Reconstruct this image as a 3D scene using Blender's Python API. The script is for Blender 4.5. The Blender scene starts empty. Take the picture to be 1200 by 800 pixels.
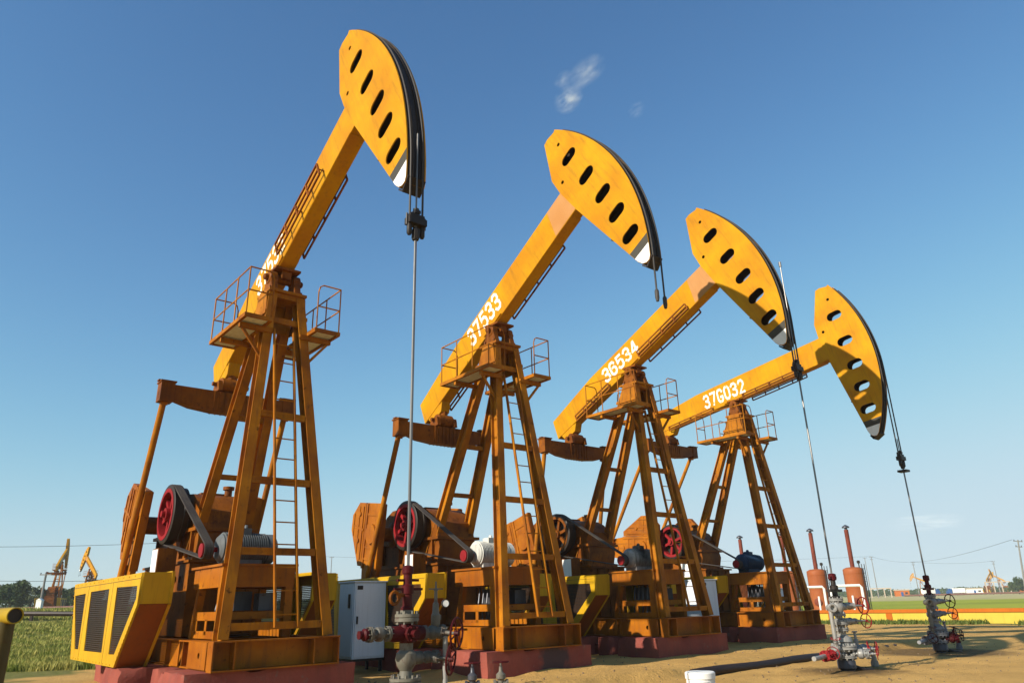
import bpy, bmesh, math, random
from mathutils import Vector, Matrix, noise
random.seed(7)
PI = math.pi
S = bpy.context.scene
C = S.collection
R = math.radians

# ---------------------------------------------------------------- helpers
class MB:
    """collects shapes into one bmesh; build() links it as ONE mesh object"""
    def __init__(s): s.bm = bmesh.new()
    def face(s, pts):
        return s.bm.faces.new([s.bm.verts.new(p) for p in pts])
    def hexa(s, a, b):
        va = [s.bm.verts.new(p) for p in a]; vb = [s.bm.verts.new(p) for p in b]
        n = len(va)
        s.bm.faces.new(va[::-1]); s.bm.faces.new(vb)
        for i in range(n):
            s.bm.faces.new([va[i], va[(i+1) % n], vb[(i+1) % n], vb[i]])
    def box(s, x0, x1, y0, y1, z0, z1):
        s.hexa([(x0,y0,z0),(x1,y0,z0),(x1,y1,z0),(x0,y1,z0)], [(x0,y0,z1),(x1,y0,z1),(x1,y1,z1),(x0,y1,z1)])
        return s
    def prism(s, poly, y0, y1):
        """polygon in the xz plane swept along y"""
        s.hexa([(x,y0,z) for x,z in poly], [(x,y1,z) for x,z in poly]); return s
    def bar(s, p, q, w, h, side=(0,1,0)):
        """bar from p to q; w across 'side', h across the third axis"""
        p, q = Vector(p), Vector(q); d = (q-p).normalized(); sd = Vector(side)
        sd = (sd - d*sd.dot(d)).normalized(); up = d.cross(sd)
        k = [(-1,-1),(1,-1),(1,1),(-1,1)]
        s.hexa([p+sd*(a*w/2)+up*(b*h/2) for a,b in k], [q+sd*(a*w/2)+up*(b*h/2) for a,b in k]); return s
    def hbeam(s, p, q, w, h, t=.022, side=(0,1,0)):
        """rolled H section: flanges w wide, depth h"""
        p, q = Vector(p), Vector(q); d = (q-p).normalized(); sd = Vector(side)
        sd = (sd - d*sd.dot(d)).normalized(); up = d.cross(sd)
        o = up*(h/2-t/2)
        s.bar(p+o, q+o, w, t, sd); s.bar(p-o, q-o, w, t, sd)
        s.bar(p, q, t, h-2*t, sd); return s
    def tube(s, pts, r, n=8, close=True):
        pts = [Vector(p) for p in pts]; rings = []
        for i, p in enumerate(pts):
            a = pts[max(i-1,0)]; b = pts[min(i+1,len(pts)-1)]
            d = (b-a).normalized()
            ref = Vector((0,0,1)) if abs(d.z) < .9 else Vector((1,0,0))
            u = d.cross(ref).normalized(); v = d.cross(u)
            rr = r[i] if isinstance(r, (list,tuple)) else r
            rings.append([s.bm.verts.new(p+u*rr*math.cos(2*PI*k/n)+v*rr*math.sin(2*PI*k/n)) for k in range(n)])
        for A, B in zip(rings, rings[1:]):
            for k in range(n): s.bm.faces.new([A[k], A[(k+1)%n], B[(k+1)%n], B[k]])
        if close: s.bm.faces.new(rings[0][::-1]); s.bm.faces.new(rings[-1])
        return s
    def lathe(s, prof, o=(0,0,0), ax=(0,0,1), n=20):
        """prof: (radius, distance along axis)"""
        o, ax = Vector(o), Vector(ax).normalized()
        ref = Vector((0,0,1)) if abs(ax.z) < .9 else Vector((1,0,0))
        u = ax.cross(ref).normalized(); v = ax.cross(u); rings = []
        for r, t in prof:
            if r < 1e-5: rings.append([s.bm.verts.new(o+ax*t)])
            else: rings.append([s.bm.verts.new(o+ax*t+u*r*math.cos(2*PI*k/n)+v*r*math.sin(2*PI*k/n)) for k in range(n)])
        for A, B in zip(rings, rings[1:]):
            for k in range(n):
                f = [A[k % len(A)], A[(k+1) % len(A)], B[(k+1) % len(B)], B[k % len(B)]]
                u_ = []
                for x in f:
                    if x not in u_: u_.append(x)
                if len(u_) > 2: s.bm.faces.new(u_)
        for rg, rv in (() if prof[0] == prof[-1] else ((rings[0], True), (rings[-1], False))):
            if len(rg) > 2: s.bm.faces.new(rg[::-1] if rv else rg)
        return s
    def torus(s, o, ax, Rr, r, n=20, m=6):
        o, ax = Vector(o), Vector(ax).normalized()
        ref = Vector((0,0,1)) if abs(ax.z) < .9 else Vector((1,0,0))
        u = ax.cross(ref).normalized(); v = ax.cross(u); rg = []
        for k in range(n):
            d = u*math.cos(2*PI*k/n)+v*math.sin(2*PI*k/n)
            rg.append([s.bm.verts.new(o+d*(Rr+r*math.cos(2*PI*j/m))+ax*r*math.sin(2*PI*j/m)) for j in range(m)])
        for k in range(n):
            A, B = rg[k], rg[(k+1)%n]
            for j in range(m): s.bm.faces.new([A[j], A[(j+1)%m], B[(j+1)%m], B[j]])
        return s
    def plate(s, outer, holes, y0, y1):
        """flat plate in the xz plane with cut-outs"""
        cu = bpy.data.curves.new('tmp', 'CURVE'); cu.dimensions = '2D'; cu.fill_mode = 'BOTH'
        cu.extrude = (y1-y0)/2
        for poly in [outer]+list(holes):
            sp = cu.splines.new('POLY'); sp.points.add(len(poly)-1); sp.use_cyclic_u = True
            for i, (x, z) in enumerate(poly): sp.points[i].co = (x, z, 0, 1)
        ob = bpy.data.objects.new('tmp', cu)
        me = bpy.data.meshes.new_from_object(ob)
        ym = (y0+y1)/2
        for v in me.vertices: v.co = (v.co.x, ym-v.co.z, v.co.y)
        s.bm.from_mesh(me)
        bpy.data.meshes.remove(me); bpy.data.objects.remove(ob); bpy.data.curves.remove(cu)
        return s
    def mesh(s, name, smooth=False):
        bmesh.ops.recalc_face_normals(s.bm, faces=s.bm.faces)
        me = bpy.data.meshes.new(name); s.bm.to_mesh(me); s.bm.free()
        if smooth:
            me.polygons.foreach_set('use_smooth', [True]*len(me.polygons))
            me.set_sharp_from_angle(angle=R(35))
        return me

MESH = {}
def shared(key, mat, fn, smooth=True):
    if key not in MESH:
        m = MB(); fn(m); me = m.mesh(key, smooth); me.materials.append(mat); MESH[key] = me
    return MESH[key]
def link(name, me, parent=None, mw=None, bevel=0):
    o = bpy.data.objects.new(name, me); C.objects.link(o)
    if parent: o.parent = parent
    if mw is not None: o.matrix_local = mw
    if bevel:
        b = o.modifiers.new('bevel', 'BEVEL'); b.width = bevel; b.segments = 1; b.limit_method = 'ANGLE'; b.angle_limit = R(40)
    return o
def tag(o, label=None, cat=None, group=None, kind=None):
    if label: o['label'] = label
    if cat: o['category'] = cat
    if group: o['group'] = group
    if kind: o['kind'] = kind
    return o
def empty(name, loc, rz=0):
    o = bpy.data.objects.new(name, None); C.objects.link(o); o.location = loc; o.rotation_euler.z = rz
    o.empty_display_size = .3
    return o
def one(name, mat, fn, parent=None, smooth=True, mw=None, bevel=0):
    m = MB(); fn(m); me = m.mesh(name, smooth); me.materials.append(mat)
    return link(name, me, parent, mw, bevel)
def copy_tree(o, parent=None):
    c = o.copy(); C.objects.link(c); c.parent = parent
    for ch in o.children: copy_tree(ch, c)
    return c

# ---------------------------------------------------------------- materials
def nt_new(name):
    m = bpy.data.materials.new(name); m.use_nodes = True
    n = m.node_tree; n.nodes.clear()
    out = n.nodes.new('ShaderNodeOutputMaterial'); b = n.nodes.new('ShaderNodeBsdfPrincipled')
    n.links.new(b.outputs[0], out.inputs[0])
    return m, n, b
def ramp(n, src, a, b, ca=(0,0,0,1), cb=(1,1,1,1)):
    r = n.nodes.new('ShaderNodeValToRGB'); r.color_ramp.elements[0].position = a; r.color_ramp.elements[1].position = b
    r.color_ramp.elements[0].color = ca; r.color_ramp.elements[1].color = cb
    n.links.new(src, r.inputs[0]); return r.outputs[0]
def mix(n, f, a, b):
    m = n.nodes.new('ShaderNodeMix'); m.data_type = 'RGBA'
    for sock, v in ((m.inputs[0], f), (m.inputs[6], a), (m.inputs[7], b)):
        if hasattr(v, 'links') or isinstance(v, bpy.types.NodeSocket): n.links.new(v, sock)
        elif isinstance(v, (int, float)): sock.default_value = v
        else: sock.default_value = (*v, 1) if len(v) == 3 else v
    return m.outputs[2]
def mul(n, a, b):
    m = n.nodes.new('ShaderNodeMath'); m.operation = 'MULTIPLY'
    for i, v in enumerate((a, b)):
        if isinstance(v, (int, float)): m.inputs[i].default_value = v
        else: n.links.new(v, m.inputs[i])
    return m.outputs[0]
def coords(n, scale=(1,1,1), rnd=True):
    tc = n.nodes.new('ShaderNodeTexCoord'); mp = n.nodes.new('ShaderNodeMapping')
    n.links.new(tc.outputs['Object'], mp.inputs[0]); mp.inputs['Scale'].default_value = scale
    if rnd:
        oi = n.nodes.new('ShaderNodeObjectInfo')
        v = n.nodes.new('ShaderNodeVectorMath'); v.operation = 'SCALE'; v.inputs[0].default_value = (37, 53, 71)
        n.links.new(oi.outputs['Random'], v.inputs['Scale']); n.links.new(v.outputs[0], mp.inputs['Location'])
    return mp.outputs[0]
def noi(n, vec, scale, detail=4, rough=.55):
    t = n.nodes.new('ShaderNodeTexNoise'); t.inputs['Scale'].default_value = scale
    t.inputs['Detail'].default_value = detail; t.inputs['Roughness'].default_value = rough
    n.links.new(vec, t.inputs['Vector']); return t.outputs['Fac']
PK = .62
def paint(name, base, alt, rust=(.10,.035,.012), rust_lo=.62, rust_hi=.72, rough=.5, dirt=.35, dirtcol=(.09,.05,.025), metal=0, bump=.05, streak=(7,7,.7)):
    if not any(k in name for k in ('white','cabinet','galvanised','black','glass')):
        base, alt = [tuple(c*PK for c in q) for q in (base, alt)]
    rust, dirtcol = [tuple(c*.75 for c in q) for q in (rust, dirtcol)]
    m, n, b = nt_new(name)
    v = coords(n); vs = coords(n, streak)
    a = noi(n, v, 1.3, 5); col = mix(n, ramp(n, a, .35, .65), base, alt)
    d = noi(n, vs, 1.6, 5, .65)
    col = mix(n, mul(n, ramp(n, d, .5, .78), dirt), col, dirtcol)
    r = noi(n, v, 5.5, 8, .68)
    rm = ramp(n, r, rust_lo, rust_hi)
    col = mix(n, rm, col, rust)
    n.links.new(col, b.inputs['Base Color'])
    rr = n.nodes.new('ShaderNodeMapRange'); rr.inputs[3].default_value = rough; rr.inputs[4].default_value = min(.95, rough+.35)
    n.links.new(rm, rr.inputs[0]); n.links.new(rr.outputs[0], b.inputs['Roughness'])
    b.inputs['Metallic'].default_value = metal
    b.inputs['Specular IOR Level'].default_value = .10 if 'paint' in name else .25
    bp = n.nodes.new('ShaderNodeBump'); bp.inputs['Strength'].default_value = bump; bp.inputs['Distance'].default_value = .02
    n.links.new(noi(n, v, 22, 4), bp.inputs['Height']); n.links.new(bp.outputs[0], b.inputs['Normal'])
    return m

M = {}
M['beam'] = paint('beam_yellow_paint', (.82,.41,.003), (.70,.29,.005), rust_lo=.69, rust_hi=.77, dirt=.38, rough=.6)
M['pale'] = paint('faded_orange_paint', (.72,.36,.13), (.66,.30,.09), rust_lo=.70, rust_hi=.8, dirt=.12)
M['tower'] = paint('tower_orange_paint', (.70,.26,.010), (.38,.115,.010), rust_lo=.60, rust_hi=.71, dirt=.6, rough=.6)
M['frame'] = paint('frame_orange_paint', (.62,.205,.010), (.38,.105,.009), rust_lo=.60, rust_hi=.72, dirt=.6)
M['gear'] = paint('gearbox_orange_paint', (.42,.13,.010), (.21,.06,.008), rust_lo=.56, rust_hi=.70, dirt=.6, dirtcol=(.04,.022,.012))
M['cage'] = paint('cage_yellow_paint', (.83,.49,.018), (.76,.41,.016), rust_lo=.68, rust_hi=.77, dirt=.32)
M['rustpanel'] = paint('rusty_orange_panel', (.36,.095,.008), (.30,.08,.008), rust_lo=.62, rust_hi=.75, dirt=.4)
M['lining'] = paint('dark_rust_and_slot_shade', (.045,.022,.012), (.03,.016,.01), dirt=.4)  # dark rust for pipes; also stands in for the shade behind the head slots
M['red'] = paint('red_paint', (.42,.025,.03), (.33,.02,.025), rust_lo=.66, rust_hi=.76, dirt=.4)
M['dred'] = paint('dark_red_paint', (.115,.011,.014), (.075,.008,.010), rust_lo=.62, rust_hi=.74, dirt=.5)
M['black'] = paint('greasy_black_steel', (.018,.015,.013), (.03,.022,.016), rust_lo=.66, rust_hi=.78, rust=(.07,.03,.014), rough=.5, dirt=.3)
M['rubber'] = paint('grey_rubber_belt', (.10,.085,.07), (.06,.05,.045), rust_lo=.8, rust_hi=.9, rust=(.1,.08,.06), rough=.75)
M['white'] = paint('white_paint', (.80,.79,.74), (.76,.75,.70), rust_lo=.70, rust_hi=.78, dirt=.2, rust=(.30,.14,.06))
M['digit'] = paint('number_white_paint', (.82,.80,.70), (.80,.76,.62), rust_lo=.58, rust_hi=.63, rust=(.66,.30,.01), dirt=.25)
M['band'] = paint('grey_band_paint', (.11,.10,.075), (.09,.085,.07), rust_lo=.7, rust_hi=.8, dirt=.2)
M['plinth'] = paint('red_painted_concrete', (.46,.125,.085), (.33,.085,.065), rust_lo=.60, rust_hi=.75, rust=(.26,.17,.13), rough=.9, dirt=.45, dirtcol=(.16,.08,.06), bump=.5)
M['cab'] = paint('cabinet_grey_paint', (.72,.76,.80), (.68,.72,.77), rust_lo=.74, rust_hi=.8, dirt=.15)
M['mesh'] = paint('guard_mesh_steel', (.035,.02,.012), (.05,.026,.014), rust_lo=.6, rust_hi=.75, rust=(.09,.04,.02), dirt=.2)
M['silver'] = paint('silver_paint', (.52,.51,.47), (.42,.41,.38), rust_lo=.62, rust_hi=.72, dirt=.45, rough=.42, metal=.25)
M['olive'] = paint('weathered_grey_green_steel', (.27,.25,.19), (.17,.16,.13), rust_lo=.55, rust_hi=.68, rust=(.10,.045,.03), dirt=.6, rough=.5)
M['steel'] = paint('dark_steel', (.14,.15,.17), (.09,.09,.11), rust_lo=.6, rust_hi=.72, dirt=.5, rough=.4, metal=.3)
M['well_grey'] = paint('weathered_grey_well_paint', (.42,.42,.43), (.24,.24,.26), rust_lo=.56, rust_hi=.68, dirt=.6, rough=.45, metal=.15)
M['rod'] = paint('polished_rod_steel', (.34,.33,.31), (.26,.25,.24), rust_lo=.7, rust_hi=.8, dirt=.3, rough=.35, metal=.6)
M['rope'] = paint('wire_rope_steel', (.06,.055,.05), (.09,.08,.07), rust_lo=.65, rust_hi=.8, dirt=.3, rough=.6)
M['motor_grey'] = paint('motor_grey_paint', (.22,.24,.25), (.16,.18,.19), rust_lo=.66, rust_hi=.78, dirt=.5)
M['motor_white'] = paint('motor_white_paint', (.66,.66,.60), (.5,.5,.45), rust_lo=.62, rust_hi=.72, dirt=.6)
M['motor_stained'] = paint('motor_oil_stained_paint', (.62,.60,.55), (.03,.03,.03), rust_lo=.62, rust_hi=.72, dirt=.7, dirtcol=(.02,.018,.015))
M['motor_blue'] = paint('motor_blue_paint', (.035,.10,.22), (.03,.06,.12), rust_lo=.64, rust_hi=.76, dirt=.5, dirtcol=(.02,.02,.03))
M['deck'] = paint('galvanised_deck', (.74,.73,.70), (.66,.65,.62), rust_lo=.66, rust_hi=.76, dirt=.3)
M['tank'] = paint('tank_rust_orange_paint', (.52,.16,.055), (.46,.13,.045), rust_lo=.68, rust_hi=.8, dirt=.3)
M['stack'] = paint('stack_red_paint', (.30,.075,.045), (.22,.05,.03), rust_lo=.64, rust_hi=.76, dirt=.4)
M['pale_far'] = paint('beige_pipe_paint', (.75,.62,.46), (.7,.55,.40), dirt=.2)
M['wall_y'] = paint('wall_yellow_paint', (.85,.66,.10), (.82,.60,.085), rust_lo=.72, rust_hi=.8, rust=(.5,.36,.1), dirt=.2, rough=.85)
M['wall_o'] = paint('wall_orange_paint', (.72,.20,.022), (.66,.17,.02), rust_lo=.72, rust_hi=.8, dirt=.25, rough=.85)
M['pipe_red'] = paint('faded_red_pipe', (.40,.20,.14), (.32,.14,.10), rust_lo=.6, rust_hi=.75, dirt=.3)
M['post'] = paint('post_yellow_paint', (.62,.42,.03), (.5,.32,.02), rust_lo=.62, rust_hi=.74, dirt=.5)
M['post_dirt_shade'] = paint('dirty_shaded_olive_post', (.13,.095,.018), (.09,.065,.015), rust_lo=.62, rust_hi=.74, dirt=.5)  # dirt and the shade on the post, both put into its dark olive
M['conc'] = paint('grey_concrete', (.36,.35,.32), (.30,.29,.27), rust_lo=.7, rust_hi=.8, rough=.9)
M['bark'] = paint('bark', (.10,.075,.05), (.07,.05,.035), rough=.95, rust_lo=.7, rust_hi=.9)
M['truck_blue'] = paint('truck_blue_paint', (.03,.14,.42), (.03,.12,.36), rust_lo=.8, rust_hi=.9)
M['glass'] = paint('dark_window_glass', (.02,.025,.03), (.02,.025,.03), rust_lo=.95, rust_hi=1, rough=.1, dirt=0)

def leafmat(name, a, b):
    m, n, bs = nt_new(name)
    v = coords(n)
    col = mix(n, ramp(n, noi(n, v, 1.2, 3), .35, .65), a, b)
    n.links.new(col, bs.inputs['Base Color']); bs.inputs['Roughness'].default_value = .7
    bs.inputs['Specular IOR Level'].default_value = .2
    out = [x for x in n.nodes if x.type == 'OUTPUT_MATERIAL'][0]
    tr = n.nodes.new('ShaderNodeBsdfTranslucent'); n.links.new(col, tr.inputs[0])
    ms = n.nodes.new('ShaderNodeMixShader'); ms.inputs[0].default_value = .25
    n.links.new(bs.outputs[0], ms.inputs[1]); n.links.new(tr.outputs[0], ms.inputs[2]); n.links.new(ms.outputs[0], out.inputs[0])
    return m
M['leaf_a'] = leafmat('leaf_dark', (.045,.075,.024), (.075,.11,.032))
M['leaf_b'] = leafmat('leaf_mid', (.065,.10,.03), (.10,.13,.04))
M['leaf_c'] = leafmat('leaf_grey', (.10,.125,.06), (.13,.15,.08))
M['grass'] = leafmat('grass_blades', (.16,.20,.03), (.40,.35,.09))
M['weed'] = leafmat('weed_blades', (0.0806,0.124,0.0186), (0.1364,0.1612,0.0372))

# ---------------------------------------------------------------- camera
HC = 1.378
cam = bpy.data.cameras.new('camera'); co = bpy.data.objects.new('camera', cam); C.objects.link(co)
S.camera = co
cam.sensor_fit = 'HORIZONTAL'; cam.sensor_width = 36; cam.lens = 847.69*36/1200
cam.clip_start = .1; cam.clip_end = 20000
pitch, roll = R(19.874), R(1.534)
R0 = Vector((1,0,0)); U0 = Vector((0,-math.sin(pitch),math.cos(pitch))); F = Vector((0,math.cos(pitch),math.sin(pitch)))
Rc = R0*math.cos(roll)-U0*math.sin(roll); Uc = U0*math.cos(roll)+R0*math.sin(roll)
mw = Matrix((Rc, Uc, -F)).transposed().to_4x4(); mw.translation = (0,0,HC); co.matrix_world = mw

# ---------------------------------------------------------------- light
SKYK = .11*2**.5
SUN_EL, SUN_AZ = 27.1, 38.5         # az: where the light travels to, from +X
dv = Vector((math.cos(R(SUN_EL))*math.cos(R(SUN_AZ)), math.cos(R(SUN_EL))*math.sin(R(SUN_AZ)), -math.sin(R(SUN_EL))))
sl = bpy.data.lights.new('sun', 'SUN'); sl.energy = 5.0; sl.angle = R(.5); sl.color = (1.0,.91,.78)
so = bpy.data.objects.new('sun', sl); C.objects.link(so); so.location = (-40,-40,40)
so.rotation_euler = dv.to_track_quat('-Z','Y').to_euler()
w = bpy.data.worlds.new('World'); S.world = w; w.use_nodes = True
wn = w.node_tree; wn.nodes.clear()
sky = wn.nodes.new('ShaderNodeTexSky'); sky.sky_type = 'NISHITA'; sky.sun_disc = False
sky.sun_elevation = R(SUN_EL); sky.sun_rotation = math.atan2(-dv.x, -dv.y)
sky.altitude = 0; sky.air_density = 1.0; sky.dust_density = .2; sky.ozone_density = 3.0
bg = wn.nodes.new('ShaderNodeBackground'); bg.inputs[1].default_value = .11
wo = wn.nodes.new('ShaderNodeOutputWorld')
# gentle tone curve on the sky texture (same for every ray): power, then a soft shoulder near the horizon
sep = wn.nodes.new('ShaderNodeSeparateColor'); cmb = wn.nodes.new('ShaderNodeCombineColor'); wn.links.new(sky.outputs[0], sep.inputs[0])
def wmath(op, a, b_):
    m_ = wn.nodes.new('ShaderNodeMath'); m_.operation = op; wn.links.new(a, m_.inputs[0]); m_.inputs[1].default_value = b_; return m_.outputs[0]
for k, (e_, f_, c_) in enumerate(((1.22,.132,.60),(1.18,.161,.75),(1.14,.1695,.85))):
    v_ = wmath('MULTIPLY', wmath('POWER', sep.outputs[k], e_), f_)
    v_ = wmath('POWER', wmath('ADD', wmath('POWER', wmath('MAXIMUM', v_, .001), -3), c_**-3), -1/3)
    wn.links.new(wmath('MULTIPLY', v_, 1/SKYK), cmb.inputs[k])
wn.links.new(cmb.outputs[0], bg.inputs[0]); wn.links.new(bg.outputs[0], wo.inputs[0])
S.view_settings.view_transform = 'Standard'; S.view_settings.look = 'None'
S.view_settings.exposure = .5; S.view_settings.gamma = 1
S.render.engine = 'CYCLES'
S.cycles.diffuse_bounces = 1; S.cycles.volume_bounces = 6

# ---------------------------------------------------------------- ground
FW = Vector((.637,-.771)); LT = Vector((.771,.637)); O2 = Vector((-.329,17.464))
def sm(a, b, x):
    t = max(0, min(1, (x-a)/(b-a))); return t*t*(3-2*t)
def ground_z(x, y):
    p = Vector((x,y))-O2; f = p.dot(FW); l = p.dot(LT)
    low = max(sm(2.72, 2.98, f+.22*noise.noise((x*.6,y*.6,3))+.06*noise.noise((x*3,y*3,8))), sm(15, 18, l))
    z = -.18*low
    d = math.hypot(x, y); az = math.degrees(math.atan2(x, max(y, .01)))
    z += 2.05*sm(24, 92, d)*sm(-8, -22, az) if y > 0 else 0
    for (jx, jy, jh) in ((-4.828,13.961,-50.04),(-.329,17.464,-50.64),(3.747,21.347,-50.45),(8.157,25.697,-49.98)):
        if abs(x-jx) < 9 and abs(y-jy) < 9:
            c_, s_ = math.cos(R(jh)), math.sin(R(jh)); lx = (x-jx)*c_+(y-jy)*s_; ly = -(x-jx)*s_+(y-jy)*c_
            dx = max(-2.45-lx, lx-1.254, 0); dy = max(abs(ly)-1.463, 0); q = math.hypot(dx,dy)
            z += .10*math.exp(-q/.35)*max(0, .35+noise.noise((x*.8,y*.8,6)))
    near = 1-sm(40, 90, d)
    z += near*(.03*noise.noise((x*.9,y*.9,0))+.012*noise.noise((x*3.1,y*3.1,5)))
    return z
def build_ground():
    xs = []
    v = 0.0; step = .125
    while v < 9000:
        xs.append(v)
        if v > 15: step *= 1.09
        v += step
    ax = [-a for a in xs[:0:-1]]+xs
    cx, cy = 4.0, 16.0
    verts = []; faces = []; n = len(ax)
    for j in ax:
        for i in ax: verts.append((cx+i, cy+j, ground_z(cx+i, cy+j)))
    for j in range(n-1):
        for i in range(n-1):
            a = j*n+i; faces.append((a, a+1, a+n+1, a+n))
    me = bpy.data.meshes.new('ground'); me.from_pydata(verts, [], faces)
    me.polygons.foreach_set('use_smooth', [True]*len(me.polygons))
    m, n_, b = nt_new('sandy_ground_and_fields')
    g = n_.nodes.new('ShaderNodeNewGeometry'); pos = g.outputs['Position']
    def dotp(vec):
        t = n_.nodes.new('ShaderNodeVectorMath'); t.operation = 'DOT_PRODUCT'; t.inputs[1].default_value = vec
        n_.links.new(pos, t.inputs[0]); return t.outputs['Value']
    def add(a, c):
        t = n_.nodes.new('ShaderNodeMath'); t.operation = 'ADD'; n_.links.new(a, t.inputs[0])
        if isinstance(c, (int,float)): t.inputs[1].default_value = c
        else: n_.links.new(c, t.inputs[1])
        return t.outputs[0]
    def step_(a, lo, hi):
        t = n_.nodes.new('ShaderNodeMapRange'); t.interpolation_type = 'SMOOTHSTEP'
        t.inputs[1].default_value = lo; t.inputs[2].default_value = hi; n_.links.new(a, t.inputs[0]); return t.outputs[0]
    n1 = noi(n_, pos, .55, 7, .62); n2 = noi(n_, pos, 4.5, 8, .7); n3 = noi(n_, pos, 26, 4, .7); n4 = noi(n_, pos, .12, 4)
    sand = mix(n_, ramp(n_, n1, .36, .64), (.63,.375,.115), (.50,.29,.085))
    sand = mix(n_, mul(n_, ramp(n_, n2, .55, .8), .45), sand, (0.186,0.1116,0.0434))
    sand = mix(n_, mul(n_, ramp(n_, n3, .62, .78), .5), sand, (0.0744,0.0465,0.0248))
    # oil-dark patches around the wells
    oil = None
    for (wx, wy, rr) in ((-1.44,9.92,1.5),(7.1,17.28,1.25),(11.55,21.66,1.9),(3.0,13.4,.9)):
        t = n_.nodes.new('ShaderNodeVectorMath'); t.operation = 'DISTANCE'; t.inputs[1].default_value = (wx,wy,-.18)
        n_.links.new(pos, t.inputs[0])
        dd = add(t.outputs['Value'], mul(n_, n2, 1.6))
        k = n_.nodes.new('ShaderNodeMapRange'); k.inputs[1].default_value = rr+.9; k.inputs[2].default_value = rr+.2
        n_.links.new(dd, k.inputs[0])
        oil = k.outputs[0] if oil is None else add(oil, k.outputs[0])
    sand = mix(n_, mul(n_, oil, .72), sand, (0.0341,0.0248,0.01612))
    # vegetation
    d = n_.nodes.new('ShaderNodeVectorMath'); d.operation = 'LENGTH'; n_.links.new(pos, d.inputs[0]); dist = d.outputs['Value']
    lat = dotp((.771,.637,0)); fw = dotp((.637,-.771,0))
    wob = mul(n_, n1, 4.0)
    grass = mix(n_, ramp(n_, n2, .35, .65), (0.1364,0.1488,0.0279), (0.2108,0.186,0.0558))
    field = mix(n_, ramp(n_, noi(n_, pos, .045, 5), .38, .62), (.34,.36,.03), (.25,.28,.027))
    straw = mix(n_, ramp(n_, n4, .4, .6), (.50,.42,.2), (.36,.33,.14))
    # left: grass beyond 21 m behind the first jack
    left = step_(add(dotp((-1.0,.12,0)), wob), 15.3, 16.2)
    # right: weeds and field beyond the wall line (lateral distance)
    lw = add(lat, mul(n_, n2, 3.0))
    weed = step_(lw, 43.0, 44.0)
    fld = step_(add(lat, wob), 46.5, 48.5)
    strw = step_(add(lat, mul(n_, n4, 40)), 175, 195)
    far = step_(dist, 1200, 2600)
    veg_r = mix(n_, fld, mix(n_, .35, grass, (0.0744,0.124,0.0186)), field); veg_r = mix(n_, strw, veg_r, straw)
    col = mix(n_, weed, sand, veg_r)
    col = mix(n_, left, col, grass)
    col = mix(n_, far, col, (.10,.13,.05))
    n_.links.new(col, b.inputs['Base Color']); b.inputs['Roughness'].default_value = .95
    b.inputs['Specular IOR Level'].default_value = .15
    bp = n_.nodes.new('ShaderNodeBump'); bp.inputs['Strength'].default_value = 1.0; bp.inputs['Distance'].default_value = .07
    n_.links.new(add(n2, mul(n_, n3, .5)), bp.inputs['Height']); n_.links.new(bp.outputs[0], b.inputs['Normal'])
    me.materials.append(m)
    o = link('ground', me); tag(o, kind='structure'); return o
build_ground()

# ---------------------------------------------------------------- pump jack
H, RH = 8.0, 5.25
OUTL = [(4.53,2.50),(4.28,2.565),(4.13,2.54),(3.71,1.42),(3.70,.92),(3.79,.04),(4.155,-2.27),(4.20,-2.56),(4.25,-2.69),(4.33,-2.76),(4.42,-2.775)]
ARC0, ARC1 = -31.0, 28.9
def arcpts(r, a0, a1, n):
    return [(r*math.cos(R(a0+(a1-a0)*k/n)), r*math.sin(R(a0+(a1-a0)*k/n))) for k in range(n+1)]
HEAD = OUTL+arcpts(RH, ARC0, ARC1, 30)
def slot(cu, cv, L_=.51, W_=.29, n=9):
    r = W_/2; h = L_/2-r; out = []
    for k in range(n): a = -PI/2+PI*k/(n-1); out.append((cu+h+r*math.cos(a), cv+r*math.sin(a)))
    for k in range(n): a = PI/2+PI*k/(n-1); out.append((cu-h+r*math.cos(a), cv+r*math.sin(a)))
    return out
def circ(cu, cv, r, n=10): return [(cu+r*math.cos(2*PI*k/n), cv+r*math.sin(2*PI*k/n)) for k in range(n)]
SLOTS = [slot(4.442,1.42), slot(4.492,.463), slot(4.53,-.391), slot(4.50,-1.139), slot(4.44,-1.888,.50,.28)]
DOTS = [circ(4.427,2.046,.05), circ(3.92,1.05,.05)]
LEGX = lambda z: 1.08-.136*(z-.93)
LEGY = lambda z: .906-.0944*(z-.93)
CK = Vector((-4.0,3.2))                                      # crank shaft (x, z)
CAGE = [(-6.24,2.04),(-.42,2.04),(-.45,1.53),(-1.49,.49),(-5.37,.49)]
WIN = [[(-6.0,1.79),(-4.87,1.81),(-4.73,.70),(-5.12,.70)], [(-4.36,1.83),(-2.71,1.84),(-2.56,.70),(-4.17,.69)], [(-2.10,1.85),(-.62,1.83),(-.58,1.62),(-1.57,.70),(-2.0,.69)]]

def inside(poly, x, z):
    c = False; j = len(poly)-1
    for i in range(len(poly)):
        (xi,zi),(xj,zj) = poly[i], poly[j]
        if (zi > z) != (zj > z) and x < (xj-xi)*(z-zi)/(zj-zi)+xi: c = not c
        j = i
    return c
def crossings(poly, x=None, z=None):
    r = []
    for i in range(len(poly)):
        a, b = poly[i-1], poly[i]
        k = 0 if x is not None else 1; v = x if x is not None else z
        if (a[k] > v) != (b[k] > v):
            t = (v-a[k])/(b[k]-a[k]); r.append(a[1-k]+t*(b[1-k]-a[1-k]))
    return sorted(r)

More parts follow.
